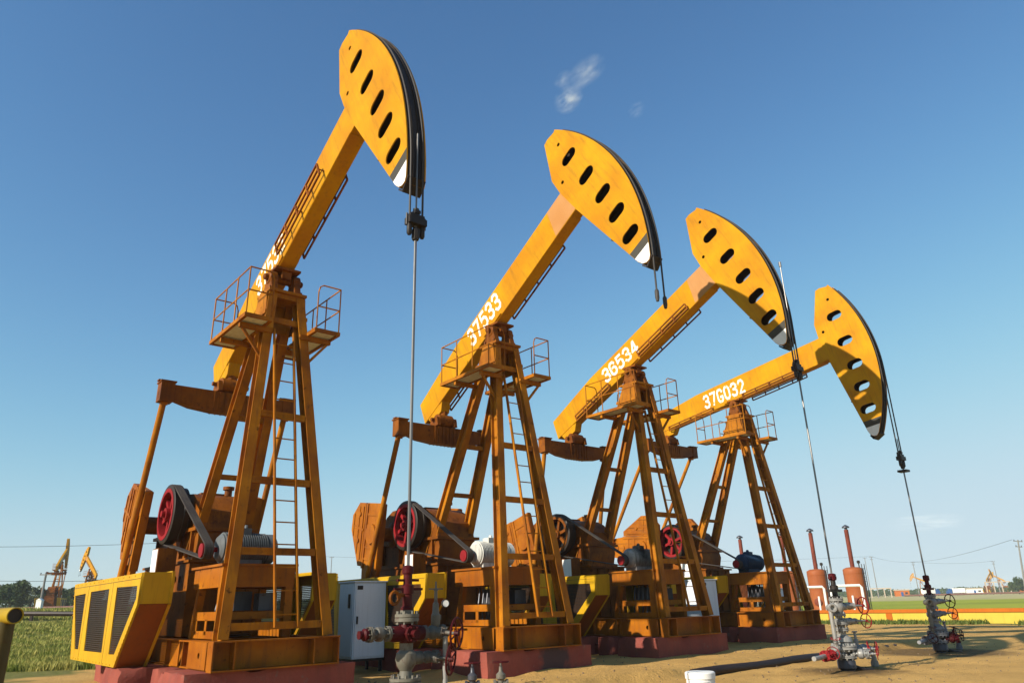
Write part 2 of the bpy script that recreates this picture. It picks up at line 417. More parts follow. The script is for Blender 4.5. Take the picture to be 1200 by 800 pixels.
GLY = {'0':[[(0,.8),(.17,1),(.43,1),(.6,.8),(.6,.2),(.43,0),(.17,0),(0,.2),(0,.8)]],
 '2':[[(0,.78),(.16,1),(.44,1),(.6,.82),(.6,.62),(.04,.0),(.6,0)]],
 '3':[[(0,.84),(.15,1),(.45,1),(.6,.85),(.6,.66),(.44,.53),(.22,.53)],[(.40,.50),(.6,.36),(.6,.15),(.45,0),(.15,0),(0,.16)]],
 '4':[[(.44,0),(.44,1)],[(.36,.97),(.0,.30),(.62,.30)]],
 '5':[[(.56,1),(.06,1),(.03,.53),(.2,.62),(.42,.62),(.6,.45),(.6,.17),(.43,0),(.15,0),(0,.14)]],
 '6':[[(.58,.84),(.44,1),(.16,1),(0,.82),(0,.18),(.16,0),(.44,0),(.6,.17),(.6,.42),(.45,.57),(.12,.57)]],
 '7':[[(0,1),(.6,1),(.22,0)]],
 'G':[[(.59,.80),(.45,1),(.15,1),(0,.82),(0,.18),(.15,0),(.45,0),(.59,.14),(.59,.38),(.36,.38)]]}
def text_mesh(txt, wd, ht, mat, key):
    """numbers painted on: thin raised strokes fitted to a wd x ht box; lies in the xz plane facing -y"""
    if key in MESH: return MESH[key]
    m = MB(); st = .20; adv = .6+st+.13; tot = adv*len(txt)-.13; kx = wd/tot; kz = ht/(1+st); lay = 0
    for n, ch in enumerate(txt):
        for pl in GLY[ch]:
            P = [Vector((p[0],p[1])) for p in pl]; closed = pl[0] == pl[-1]; L_, R_ = [], []
            if closed: P = P[:-1]
            N = len(P)
            for i in range(N):
                d1 = (P[i]-P[i-1]).normalized() if (i or closed) else (P[1]-P[0]).normalized()
                d2 = (P[(i+1)%N]-P[i]).normalized() if (i < N-1 or closed) else d1
                n1, n2 = Vector((-d1.y,d1.x)), Vector((-d2.y,d2.x)); mt = (n1+n2).normalized(); k = min(1.6, 1/max(.4, mt.dot(n1)))
                e = Vector((0,0))
                if not closed and i in (0,N-1): e = (d1 if i else -d2)*st*.35
                L_.append(P[i]+e+mt*st/2*k); R_.append(P[i]+e-mt*st/2*k)
            y0 = -.0005*(lay % 3); lay += 1
            for i in range(N if closed else N-1):
                j = (i+1) % N; q = [L_[i],L_[j],R_[j],R_[i]]
                f = lambda y: [((n*adv+st/2+p.x)*kx, y, (p.y+st/2)*kz) for p in q]
                m.hexa(f(y0-.0025), f(.001))
    me = m.mesh(key); me.materials.append(mat); MESH[key] = me; return me

def m_base(m):
    for s in (-1,1):
        m.hbeam((1.06,s*.93,.70),(-6.0,s*.93,.70), .22, .44, .025)
        for x in (.62,.15,-.4,-1.4,-2.6,-3.8,-5.0): m.box(x-.012,x+.012, s*.93-.10, s*.93+.10, .51, .895)
    for x in (-.9,-2.2,-4.6,-5.9): m.hbeam((x,-.82,.70),(x,.82,.70), .18, .38, .02, side=(1,0,0))
    # front cross beam: a channel with stiffeners
    m.box(1.07,1.10,-1.088,1.088,.481,.925); m.box(1.07,1.33,-1.088,1.088,.905,.93); m.box(1.07,1.33,-1.088,1.088,.477,.502)
    for y in (-1.075,-.73,.62,1.075): m.box(1.10,1.315,y-.012,y+.012,.502,.905)
    # near side plates with the lifting hole
    for s in (-1,1):
        y0, y1 = (s*1.055, s*1.075) if s > 0 else (s*1.075, s*1.055)
        m.plate([(.05,.50),(.98,.50),(.98,.91),(.05,.91)], [circ(.62,.70,.05)], y0, y1)
        m.prism([(-.95,.50),(-.45,.50),(-.45,.90)], y0, y1)
def m_leg(s, front):
    def f(m):
        if front: m.hbeam((LEGX(.93),s*LEGY(.93),.93),(LEGX(7.5),s*LEGY(7.5),7.5), .18, .25, .02)
        else: m.hbeam((-2.45,s*.52,2.25),(-.12,s*.22,7.5), .18, .25, .02)
    return f
def m_brace(z, front):
    def f(m):
        if front:
            x, y = LEGX(z), LEGY(z)-.10; m.bar((x+.05,-y,z),(x+.05,y,z), .11, .10, (1,0,0)); m.bar((x+.05+.06,-y,z+.05),(x+.05+.06,y,z+.05), .012, .04, (1,0,0))
        else:
            t = (z-2.25)/5.25; x = -2.45+t*2.33; y = .52-.30*t-.08; m.bar((x,-y,z),(x,y,z), .10, .10, (1,0,0))
    return f
def m_towerhead(m):
    m.box(-.30,.38,-.40,.40,7.50,7.555)
    for s in (-1,1):
        m.prism([(-.43,6.86),(.36,6.86),(.27,7.50),(-.15,7.50)], s*.405-.012, s*.405+.012)      # side gussets
        m.prism([(-.45,6.98),(.38,6.98),(.37,7.06),(-.42,7.06)], s*.435-.015, s*.435+.015)
    m.box(-.22,-.20,-.24,.24,6.80,7.5); m.box(-.22,.30,-.36,.36,7.40,7.498)
    m.bar((LEGX(6.9)+.02,-.33,6.9),(LEGX(6.9)+.02,.33,6.9), .05,.12,(1,0,0))
def m_saddle(m):
    for s in (-1,1):
        m.prism([(-.22,7.557),(.26,7.557),(.22,7.70),(.13,7.97),(-.09,7.97),(-.18,7.70)], s*.25-.065, s*.25+.065)
        m.lathe([(.13,-.085),(.15,-.07),(.15,.07),(.13,.085)], (.02,s*.25,7.92), (0,1,0), 16)
        m.lathe([(.07,0),(.07,.07),(.055,.09)], (.02,s*.33,7.92), (0,s,0), 12)
        for x in (-.16,.20): m.lathe([(.025,0),(.025,.06)], (x,s*.34,7.60), (0,0,1), 6)
    m.lathe([(.09,-.18),(.09,.18)], (.02,0,7.92), (0,1,0), 14)
    m.box(-.24,.28,-.27,.27,8.07,8.118); m.box(-.16,.20,-.10,.10,7.9,8.07)
def m_rail_ladder(m):
    zt = 6.62
    a = lambda z: (LEGX(z)+.20, .095-.035*(z-1.1)+.02, z)
    for s in (-.2,.2):
        p, q = Vector(a(1.1)), Vector(a(zt)); o = Vector((0,s,0)); m.bar(p+o, q+o, .03, .065, (0,1,0))
def ladder_rung(z):
    def f(m):
        x, y = LEGX(z)+.20, .095-.035*(z-1.1)+.02
        m.tube([(x,y-.185,z),(x,y+.185,z)], .013, 6)
    return f
def m_platform(s):
    def f(m):
        m.box(-1.17,.77, min(s*.50,s*.93), max(s*.50,s*.93), 6.668, 6.684)
    return f
def m_plat_frame(s):
    def f(m):
        for y in (s*.47,s*.96): m.box(-1.22,.82, y-.03, y+.03, 6.64, 6.72)
        for x in (-1.20,.80): m.box(x-.02,x+.02, min(s*.50,s*.93), max(s*.50,s*.93), 6.64, 6.72)
        for x in (.44,-.62): m.box(x-.04,x+.04, min(s*.28,s*.95), max(s*.28,s*.95), 6.54, 6.638)
        m.bar((.40,s*.40,5.95),(.44,s*.90,6.56),.05,.05,(1,0,0))
    return f
def m_guard(s):
    def f(m):
        r = .015; y0, y1 = s*.96, s*.47
        for z in (7.68,7.20):
            m.tube([(-1.2,y0,z),(.8,y0,z)], r, 6)
        for x in (-1.2,-.53,.14,.8): m.tube([(x,y0,6.7),(x,y0,7.68)], r, 6)
        for x, e in ((-1.2,1),(.8,1)):
            m.tube([(x,y0,7.68),(x,y1+s*.10,7.68),(x,y1+s*.03,7.63),(x,y1,7.52),(x,y1,6.7)], r, 6)
            m.tube([(x,y0,7.20),(x,y1,7.20)], r, 6)
    return f
def m_beam(m):
    top = [(3.80,.93),(-1.5,.93),(-3.66,.76)]; bot = [(-3.73,.10),(3.85,.10)]
    m.prism(bot+top, -.150, .150)
    m.box(-2.9,3.6,-.165,.165,.082,.0995)
    # weld seams, stiffener plates and tail bearing bracket
    for u in (-2.2,2.9): m.box(u-.01,u+.01,-.153,.153,.12,.80 if u < 0 else .92)
    m.prism([(-3.55,.10),(-2.75,.10),(-2.95,-.14),(-3.45,-.14)], -.14, .14)
    m.box(-.40,.44,-.19,.19,.12,.135)
def m_joint(m):
    for s in (-1,1): m.prism([(2.95,.12),(3.84,.12),(3.70,.92),(3.10,.92)], s*.152-.0015, s*.152+.0015)
def m_siderail(y, v0, v1, u0, u1):
    def f(m):
        vm = (v0+v1)/2
        for v in (v0,vm,v1): m.bar((u0,y,v),(u1,y,v), .035, .035)
        for k in range(5):
            u = u0+(u1-u0)*k/4; m.bar((u,y,v0),(u,y,v1), .035, .035)
        for k in (0,2,4):
            u = u0+(u1-u0)*k/4; m.bar((u,y,vm),(u,.152*(1 if y > 0 else -1),max(vm,.2)), .02, .02, (1,0,0))
    return f
def m_head(m):
    for a, b in ((-.182,-.160),(.160,.182)): m.plate(HEAD, SLOTS+DOTS, a, b)
    back = OUTL[::-1]
    for p, q in zip(OUTL, OUTL[1:]): m.bar((p[0],0,p[1]),(q[0],0,q[1]), .318, .018)
    return
def m_ribs_shade(m):
    m.plate(OUTL+arcpts(RH-.05, ARC0+.5, ARC1-.5, 30), SLOTS+DOTS, .1545, .1590); m.plate(OUTL+arcpts(RH-.05, ARC0+.5, ARC1-.5, 30), SLOTS+DOTS, -.1590, -.1545)  # dark sheets added behind the slots, painting the shade inside the head
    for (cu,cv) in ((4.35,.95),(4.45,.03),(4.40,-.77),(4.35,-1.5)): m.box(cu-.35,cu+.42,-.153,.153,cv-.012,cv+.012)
def m_track(m):
    r0, r1, hw = RH-.012, RH-.04, .1585
    A = arcpts(r0, ARC0, ARC1-1.5, 40); B = arcpts(r1, ARC0, ARC1-1.5, 40)
    for k in range(40):
        m.hexa([(A[k][0],-hw,A[k][1]),(A[k+1][0],-hw,A[k+1][1]),(B[k+1][0],-hw,B[k+1][1]),(B[k][0],-hw,B[k][1])],
               [(A[k][0],hw,A[k][1]),(A[k+1][0],hw,A[k+1][1]),(B[k+1][0],hw,B[k+1][1]),(B[k][0],hw,B[k][1])])
    P = arcpts(r0+.008, ARC0, ARC1-1.5, 40)
    for y in (-.06,.06):
        for k in range(40): m.bar((P[k][0],y,P[k][1]),(P[k+1][0],y,P[k+1][1]), .016, .03)
    m.bar((4.52,0,-2.72),(4.28,0,-2.83),.33,.03); m.bar((4.28,0,-2.83),(4.22,0,-2.70),.33,.03)
def band_poly(v0, v1):
    ps = []
    n = 24
    def xl(v):
        r = crossings(HEAD, z=v); return r[0], r[-1]
    L_, R_ = [], []
    for k in range(n+1):
        v = v0+(v1-v0)*k/n; a, b = xl(v); L_.append((a+.004,v)); R_.append((b-.004,v))
    return R_+L_[::-1]
def m_band(m):
    for s in (-1,1): m.prism(band_poly(-2.45,-2.25), s*.1845-.0015, s*.1845+.0015)
def m_tip(m):
    for s in (-1,1): m.prism(band_poly(-2.765,-2.453), s*.1845-.0015, s*.1845+.0015)
def m_equal(m):                                               # origin: middle of the bar
    pr = [(-1.22,-.14),(-.85,-.25),(-.35,-.30),(.35,-.30),(.85,-.25),(1.22,-.14),(1.22,.16),(-1.22,.16)]
    for x0, x1 in ((-.13,-.11),(.11,.13)): m.hexa([(x0,y,z) for y,z in pr],[(x1,y,z) for y,z in pr])
    for (a, b) in zip(pr, pr[1:]+pr[:1]):
        m.bar((0,a[0],a[1]),(0,b[0],b[1]), .24, .022, (1,0,0))
    for s in (-1,1):
        m.box(-.15,.15,s*1.36-.14,s*1.36+.14,-.22,.20); m.box(-.18,.18,s*1.36-.16,s*1.36+.16,.20,.235)
        m.box(-.07,.07,s*1.36-.19,s*1.36+.19,.236,.26)
    for y in (-.36,-.24,-.12,0,.12,.24,.36): m.box(-.15,.15,y-.012,y+.012,-.315,.165)
def m_tailbear(m):                                            # sits between tail and bar
    m.lathe([(.15,-.24),(.17,-.22),(.17,.22),(.15,.24)], (0,0,.36), (0,1,0), 14)
    for s in (-1,1):
        m.prism([(-.20,.185),(.20,.185),(.15,.42),(-.15,.42)], s*.27-.05, s*.27+.05)
        m.lathe([(.05,0),(.05,.09)], (0,s*.32,.36), (0,s,0), 8)
    m.lathe([(.10,.40),(.10,.62)], (0,0,0), (0,0,1), 10)
def m_crank(m):                                               # origin: shaft, arm along -z
    m.prism([(-.42,.80),(.42,.80),(.42,-.9),(.28,-1.85),(-.28,-1.85),(-.40,-.9)], -.055, .055)
    m.lathe([(.26,-.13),(.26,.10)], (0,0,0), (0,1,0), 20)
    for x in (-.37,.37): m.box(x-.045,x+.045,-.085,.085,-.9,.78)
    for z in (.5,.2,-.35,-.65): m.box(-.32,.32,-.075,.075,z-.03,z+.03)
    for z in (-.95,-1.25,-1.55): m.lathe([(.11,-.08),(.11,.08)], (0,0,z), (0,1,0), 14)
def m_weight(s):
    def f(m):
        m.prism([(s*x,-z) for x,z in ((.425,-.8),(.80,-.8),(1.15,-.45),(1.15,-.05),(.60,.85),(.425,.85))], -.09, .09)
        m.prism([(s*x,-z) for x,z in ((.50,-.70),(.56,-.70),(.56,.68),(.50,.68))], -.115, .115)
        m.prism([(s*x,-z) for x,z in ((.72,-.70),(.78,-.70),(.78,.50),(.72,.55))], -.11, .11)
        m.prism([(s*x,-z) for x,z in ((1.0,-.5),(1.06,-.45),(1.06,.02),(1.0,.10))], -.11, .11)
        m.prism([(s*x,-z) for x,z in ((.43,-.12),(1.12,-.20),(1.12,-.14),(.43,-.06))], -.107, .107)
        for z in (-.5,.2): m.lathe([(.06,-.125),(.06,.125)], (s*.70,0,-z), (0,1,0), 8)
    return f
def m_pitman(ln):
    def f(m):
        m.tube([(0,0,-.15),(0,0,-ln+.25)], .068, 12)
        for z in (-.10,-ln+.16): m.box(-.11,.11,-.07,.07,z-.16,z+.16)
        m.lathe([(.13,-.13),(.13,.13)], (0,0,-ln), (0,1,0), 14)
    return f
def m_gear(m):
    prof = [(-4.75,2.35),(-1.95,2.35),(-1.85,2.75),(-2.0,3.35)]+[(-2.75+.72*math.cos(a),3.22+.55*math.sin(a)) for a in [R(k) for k in (20,45,70,95)]]+[(-4.0+.8*math.cos(a),3.15+.72*math.sin(a)) for a in [R(k) for k in (80,105,130,155,180)]]
    m.prism(prof, -.55, .55)
    m.box(-4.9,-1.8,-.64,.64,2.93,3.0); m.box(-4.85,-1.85,-.62,.62,2.35,2.42)
    for s in (-1,1):
        m.lathe([(.34,0),(.34,.10),(.28,.14)], (CK.x,s*.55,CK.y), (0,s,0), 20)
        m.lathe([(.24,0),(.24,.10),(.18,.16)], (-2.85,s*.55,3.33), (0,s,0), 18)
        m.lathe([(.22,0),(.22,.08)], (-3.4,s*.55,3.2), (0,s,0), 16)
        for x in (-4.6,-3.7,-2.8,-2.1): m.box(x-.03,x+.03,min(s*.55,s*.63),max(s*.55,s*.63),2.42,2.93)
    m.box(-3.6,-3.0,-.25,.25,3.7,3.85); m.lathe([(.08,0),(.08,.12),(.12,.13),(.12,.2)], (-2.6,.2,3.75), (0,0,1), 12)
    m.lathe([(.19,0),(.19,.66)], (CK.x,.5,CK.y), (0,1,0), 16); m.lathe([(.19,0),(.19,.66)], (CK.x,-.5,CK.y), (0,-1,0), 16)
def m_pedestal(m):
    for s in (-1,1):
        y0, y1 = sorted((s*.68,s*.71))
        m.plate([(-4.9,.94),(-1.7,.94),(-1.7,2.30),(-4.9,2.30)], [circ(-2.2,2.0,.07),circ(-2.5,2.0,.07),circ(-4.2,1.6,.25,16)], y0, y1)
    m.plate_x = None
    m.box(-1.70,-1.67,-.71,.71,.94,2.30); m.box(-4.93,-4.90,-.71,.71,.94,2.30)
    m.box(-4.98,-1.60,-.76,.76,2.30,2.347)
    for y in (-.45,0,.45): m.box(-1.667,-1.62,y-.015,y+.015,.96,2.28)
def m_sheave(m):
    o = (-2.85,-.86,3.33)
    m.lathe([(.455,-.125),(.535,-.125),(.535,.10),(.455,.10),(.455,-.125)], o, (0,1,0), 36)
    m.lathe([(.13,-.13),(.13,.12)], o, (0,1,0), 18); m.lathe([(.07,-.2),(.07,.32)], o, (0,1,0), 12)
    for k in range(6):
        a = 2*PI*k/6+.3; d = Vector((math.cos(a),0,math.sin(a))); c = Vector(o)
        m.bar(c+d*.11, c+d*.47, .09, .085, (0,1,0))
def m_belt(m):
    c1, r1, c2, r2 = Vector((-2.85,3.33)), .622, Vector((-.25,2.42)), .150
    d = c2-c1; L_ = d.length; th = math.atan2(d.y,d.x); al = math.acos((r1-r2)/L_)
    A, Bp = [], []
    for (t, out) in ((0,1),(.022,0)):
        pts = []
        for k in range(25): a = th+al+(2*PI-2*al)*k/24; pts.append(c1+Vector((math.cos(a),math.sin(a)))*(r1-t+.0))
        for k in range(9): a = th-al+2*al*k/8; pts.append(c2+Vector((math.cos(a),math.sin(a)))*(r2-t))
        (A if out else Bp).extend(pts)
    n = len(A)
    for y in (-.915,-.86,-.805):
        for k in range(n):
            a, b, c, e = A[k], A[(k+1)%n], Bp[(k+1)%n], Bp[k]
            m.hexa([(p.x,y-.024,p.y) for p in (a,b,c,e)],[(p.x,y+.024,p.y) for p in (a,b,c,e)])
def m_rim(m):
    m.lathe([(.537,-.115),(.60,-.11),(.615,-.10),(.60,-.085),(.60,.085),(.615,.10),(.537,.10),(.537,-.115)], (-2.85,-.86,3.33), (0,1,0), 36)
def m_rimcover(m):                                            # dark brake drum / rim behind the sheave
    m.lathe([(.56,0),(.56,.10),(.30,.14),(.30,0)], (-2.85,-.745,3.33), (0,1,0), 30)
def m_motor(m):
    o = (-.25,-.66,2.47); pf = [(.10,-.02),(.20,-.02),(.25,.03)]
    t = .06
    while t < .84: pf += [(.25,t),(.282,t),(.282,t+.018),(.25,t+.018)]; t += .042
    pf += [(.25,.86),(.27,.87),(.27,1.0),(.20,1.05),(0,1.05)]
    m.lathe(pf, o, (0,1,0), 26)
    m.box(-.45,-.05,-.55,.1,2.15,2.26); m.box(-.33,-.10,-.35,-.12,2.68,2.82)
    m.lathe([(.02,0),(.05,.0),(.05,.03),(.02,.03)], (-.25,-.2,2.85), (0,1,0), 10); m.box(-.32,-.18,-.3,-.1,2.82,2.835)
def m_mpulley(m):
    m.lathe([(.05,-.12),(.125,-.11),(.125,.10),(.05,.12)], (-.25,-.86,2.42), (0,1,0), 20)
    m.lathe([(.045,0),(.045,.22)], (-.25,-.80,2.44), (0,1,0), 10)
def m_stand(m):
    m.box(-.70,.80,-.88,.40,1.76,2.10); m.box(-.80,.84,-.92,.44,2.10,2.14)
    for y in (-.80,.32):
        m.bar((.70,y,.93),(.70,y,1.76),.14,.18); m.bar((-.68,y,.93),(-.46,y,1.76),.12,.12)
        m.bar((-.55,y,1.30),(.62,y,1.30),.10,.14); m.bar((-.60,y,1.00),(.62,y,1.00),.10,.12)
    for x in (.70,-.6): m.bar((x,-.75,1.30),(x,.28,1.30),.10,.12,(1,0,0))
    for x in (-.42,.1): m.bar((x,-.84,1.0),(x,-.84,1.25),.02,.1)
def m_panel(m):                                               # small control boxes and hoses under the motor
    m.box(-.3,.15,-.4,-.1,1.38,1.70); m.box(.25,.5,-.1,.22,1.37,1.66)
    for k in range(5):
        x = -.25+k*.15; m.tube([(x,-.2+.05*k,2.15),(x+.05,-.5,1.9),(x+.1,-.62,1.4),(x,-.55,1.06)], .018, 6)
def m_cage(s):
    def f(m):
        yo, yi = s*1.85, s*1.30
        a, b = sorted((yo, yo-s*.035)); m.plate(CAGE, WIN, a, b)
        y0, y1 = sorted((yo-s*.037, yi))
        for (p, q) in ((0,1),(1,2),(4,0)):
            P, Q = CAGE[p], CAGE[q]
            m.bar((P[0],(y0+y1)/2,P[1]),(Q[0],(y0+y1)/2,Q[1]), y1-y0, .022)
        yy = yi+s*.03
        for (p, q) in zip(CAGE, CAGE[1:]+CAGE[:1]): m.bar((p[0],yy,p[1]),(q[0],yy,q[1]), .05, .06)
        for (p, q) in zip(CAGE, CAGE[1:]+CAGE[:1]):
            for t in range(1,14):
                k = t/14; m.lathe([(.014,0),(.014,.008)], (p[0]+(q[0]-p[0])*k+(.04 if q[0] < p[0] and abs(q[1]-p[1]) > .3 else 0)*0, yo, (p[1]+(q[1]-p[1])*k)*.955+.055), (0,s,0), 6)
        for x in (-4.6,-2.4): m.bar((x,yo-s*.06,.52),(x,yo-s*.06,2.02),.04,.05)
    return f
def m_window(w_):
    def f(m):
        P = WIN[w_]; x0 = min(p[0] for p in P); x1 = max(p[0] for p in P); z0 = min(p[1] for p in P); z1 = max(p[1] for p in P)
        z = z0+.03
        while z < z1:
            c = crossings(P, z=z)
            if len(c) > 1: m.bar((c[0]-.02,0,z),(c[-1]+.02,0,z), .006, .022)
            z += .037
        x = x0+.05
        while x < x1:
            c = crossings(P, x=x)
            if len(c) > 1: m.bar((x,.006,c[0]-.02),(x,.006,c[-1]+.02), .006, .018)
            x += .055
    return f

JACKS = [  # x, y, heading, beam angle, crank-pin direction, carrier z, rod top, number, motor
    (-4.828,13.961,-50.04,28.42,(-.26,-.966),6.96,8.6,'37532','motor_grey'),
    (-.329,17.464,-50.64,30.84,(-.13,-.99),7.06,None,'37533','motor_white'),
    (3.747,21.347,-50.45,25.22,(.26,-.966),6.69,9.57,'36534','motor_stained'),
    (8.157,25.697,-49.98,8.72,(-.998,.06),5.15,5.75,'37G032','motor_blue')]
JLAB = ['nearest and largest orange pump jack, at the left with its horse head raised highest',
        'orange pump jack numbered 37533 with two slack wire ropes and no rod under its head',
        'orange pump jack numbered 36534, between the jack 37533 and the smallest, farthest big jack',
        'orange pump jack numbered 37G032 with the lowest horse head, nearest the rust orange tanks']
DIG = [(-.92,.30,1.50,.56),(-.93,.29,1.52,.58),(-1.02,.30,1.64,.50),(-1.25,.24,1.82,.54)]

def make_jack(x, y, hd, b, pin, cz, rtop, num, motor, label, dig, detail=True, group='row of large orange pump jacks', rails=()):
    z0 = 0
    root = empty('pump_jack', (x,y,z0), R(hd)); tag(root, label, 'pump jack', group)
    P = lambda name, key, mat, fn, parent=root, mw=None, bevel=0, smooth=True: link(name, shared(key, M[mat], fn, smooth), parent, mw, bevel)
    P('base_frame', 'base_frame', 'frame', m_base, smooth=False)
    for s in (-1,1): P('leg', f'leg_front{s}', 'tower', m_leg(s,True), smooth=False)
    for s in (-1,1): P('leg', f'leg_rear{s}', 'tower', m_leg(s,False), smooth=False)
    for z in (4.85,3.58,2.33,1.12): P('brace', f'brace_f{z}', 'tower', m_brace(z,True), smooth=False)
    for z in (5.15,4.0,2.9): P('brace', f'brace_r{z}', 'tower', m_brace(z,False), smooth=False)
    P('tower_head', 'tower_head', 'tower', m_towerhead, smooth=False)
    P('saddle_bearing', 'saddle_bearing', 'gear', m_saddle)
    la = P('ladder', 'ladder', 'tower', m_rail_ladder, smooth=False)
    z = 1.3
    while z < 6.5:
        P('rung', f'rung{z:.2f}', 'tower', ladder_rung(z), la); z += .385
    for s in (-1,1):
        pl = P('platform', f'platform{s}', 'deck', m_platform(s), smooth=False)
        P('platform_frame', f'platform_frame{s}', 'tower', m_plat_frame(s), pl, smooth=False)
        P('guard_rail', f'guard_rail{s}', 'tower', m_guard(s), pl)
    bm_ = Matrix.Translation((0,0,H)) @ Matrix.Rotation(-R(b), 4, 'Y')
    be = P('walking_beam', 'walking_beam', 'beam', m_beam, root, bm_, .008, smooth=False)
    if num in ('37533','36534'): P('joint_plate', 'joint_plate', 'pale', m_joint, be)
    for k, a in enumerate(rails): P('side_rail', f'side_rail{a}', 'gear', m_siderail(*a), be, smooth=False)
    if num:
        link('number_marking', text_mesh(num, dig[2], dig[3], M['digit'], 'number_'+num), be, Matrix.Translation((dig[0],-.1535,dig[1])))
    he = P('horse_head', 'horse_head', 'beam', m_head, root, bm_, 0, smooth=False)
    P('ribs_and_shade_lining', 'ribs_and_shade_lining', 'lining', m_ribs_shade, he, smooth=False)
    P('arc_track', 'arc_track', 'black', m_track, he)
    P('grey_band', 'grey_band', 'band', m_band, he); P('white_tip', 'white_tip', 'white', m_tip, he)
    cb, sb = math.cos(R(b)), math.sin(R(b))
    eu, ev = -3.32, -.62
    E = Vector((eu*cb-ev*sb, 0, H+eu*sb+ev*cb))
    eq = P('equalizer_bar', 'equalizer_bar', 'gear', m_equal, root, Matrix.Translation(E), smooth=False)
    P('tail_bearing', 'tail_bearing', 'gear', m_tailbear, eq)
    pd = Vector(pin).normalized(); pc = CK+pd*1.55
    ln = (Vector((E.x,E.z))-pc).length
    dirv = Vector((pc.x-E.x, 0, pc.y-E.z)).normalized()
    rot = Vector((0,0,-1)).rotation_difference(dirv).to_matrix().to_4x4()
    for s in (-1,1): P('pitman_arm', f'pitman{ln:.3f}', 'tower', m_pitman(ln), root, Matrix.Translation((E.x,s*1.36,E.z)) @ rot)
    crot = Vector((0,0,-1)).rotation_difference(Vector((pd.x,0,pd.y))).to_matrix().to_4x4()
    for s in (-1,1):
        cr = P('crank', 'crank', 'frame', m_crank, root, Matrix.Translation((CK.x,s*1.21,CK.y)) @ crot)
        P('counterweight', 'counterweight', 'frame', m_weight(-1), cr)
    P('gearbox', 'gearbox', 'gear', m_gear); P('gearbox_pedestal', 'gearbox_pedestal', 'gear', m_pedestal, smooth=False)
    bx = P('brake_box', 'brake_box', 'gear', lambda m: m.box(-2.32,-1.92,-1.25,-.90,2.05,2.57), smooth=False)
    P('white_plate', 'white_plate', 'white', lambda m: m.box(-2.30,-1.94,-1.262,-1.2505,2.08,2.55), bx, smooth=False)
    wm = 'gear' if num == '36534' else 'red'; sh = P('belt_wheel', 'belt_wheel_'+wm, wm, m_sheave); P('brake_drum', 'brake_drum', 'black', m_rimcover, sh); P('rim', 'wheel_rim', 'black', m_rim, sh)
    P('drive_belt', 'drive_belt', 'rubber', m_belt)
    mo = P('electric_motor', 'electric_motor_'+motor, motor, m_motor); P('pulley', 'motor_pulley', 'red', m_mpulley, mo)
    st = P('motor_stand', 'motor_stand', 'frame', m_stand, smooth=False)
    P('control_box', 'control_box', 'steel', m_panel, st)
    for s in (-1,1):
        cg = P('crank_guard', f'crank_guard{s}', 'cage', m_cage(s), smooth=False)
        P('panel_joints', f'panel_joints{s}', 'mesh', lambda m: ([m.box(x-.005,x+.005,min(s*1.85,s*1.8525),max(s*1.85,s*1.8525),.50,1.95) for x in (-4.60,-2.42)], m.box(-6.18,-.46,min(s*1.85,s*1.8525),max(s*1.85,s*1.8525),1.945,1.953)), cg, smooth=False)
        P('front_panel', f'front_panel{s}', 'rustpanel', lambda m: m.bar((CAGE[2][0],s*1.5565,CAGE[2][1]),(CAGE[3][0],s*1.5565,CAGE[3][1]), .512, .022), cg, smooth=False)
        for k in range(3): P('mesh_panel', f'mesh_panel{k}', 'mesh', m_window(k), cg, Matrix.Translation((0,s*1.835,0)), smooth=False)
    # wire ropes, carrier bar and polished rod
    a1 = b+26
    a0 = max(0, b+ARC0)
    RR = RH+.022
    def m_rope(m):
        for yy in (-.115,.115):
            pts = [(RR*math.cos(R(a1+(a0-a1)*k/24)), yy, H+RR*math.sin(R(a1+(a0-a1)*k/24))) for k in range(25)]
            pts.append((RR,yy,cz if rtop else cz+(0 if yy < 0 else -.1))); m.tube(pts, .019, 6)
            if not rtop:
                q = Vector(pts[-1]); m.lathe([(.028,.16),(.045,.12),(.045,-.02),(.03,-.10)], q, (0,0,1), 10)
    one('wire_rope', M['rope'], m_rope, root)
    if rtop:
        def m_car(m):
            m.box(RR-.08,RR+.08,-.155,.155,cz-.05,cz+.06); m.box(RR-.05,RR+.05,-.13,.13,cz+.06,cz+.13)
            for yy in (-.115,.115): m.lathe([(.028,0),(.042,.03),(.042,.18),(.024,.24)], (RR,yy,cz-.24), (0,0,1), 10)
            m.lathe([(.05,0),(.05,.12)], (RR,0,cz+.12), (0,0,1), 8); m.box(RR-.08,RR+.06,-.05,.05,cz+.15,cz+.20)
            m.lathe([(.05,0),(.065,.04),(.065,.16),(.05,.2)], (RR,0,cz-.30), (0,0,1), 8)
            for yy in (-.165,.165): m.lathe([(.016,0),(.016,.2)], (RR,yy,cz-.08), (0,0,1), 6)
            if num == '37G032': m.box(RR-.13,RR+.13,-.13,.13,cz-.40,cz-.34)
        one('carrier_bar', M['black'], m_car, root)
        def m_rod(m):
            m.lathe([(.0215,0),(.0215,cz-1.6),(.014,cz-1.55),(.014,rtop-1.6)], (RR,0,1.6), (0,0,1), 10)
            if num == '36534': m.lathe([(.035,0),(.035,.13)], (RR,0,rtop-.06), (0,0,1), 8)
        one('polished_rod', M['rod'], m_rod, root)
    return root
RAILS = [((-.28,.17,.53,.42,2.52),(.28,.18,.53,.5,2.6)), ((.28,.10,.36,.4,2.75),(.28,.02,.28,-3.0,-1.0)),
         ((-.26,.08,.28,.55,2.7),(.28,.05,.3,.5,2.75),(-.26,.0,.2,-2.6,-.9)), ((-.25,.02,.18,.45,2.65),(-.25,.0,.16,-3.0,-.9),(.28,.0,.2,.5,2.7))]
JOBJ = []
for i, a in enumerate(JACKS):
    JOBJ.append(make_jack(*a, JLAB[i], DIG[i], rails=RAILS[i]))
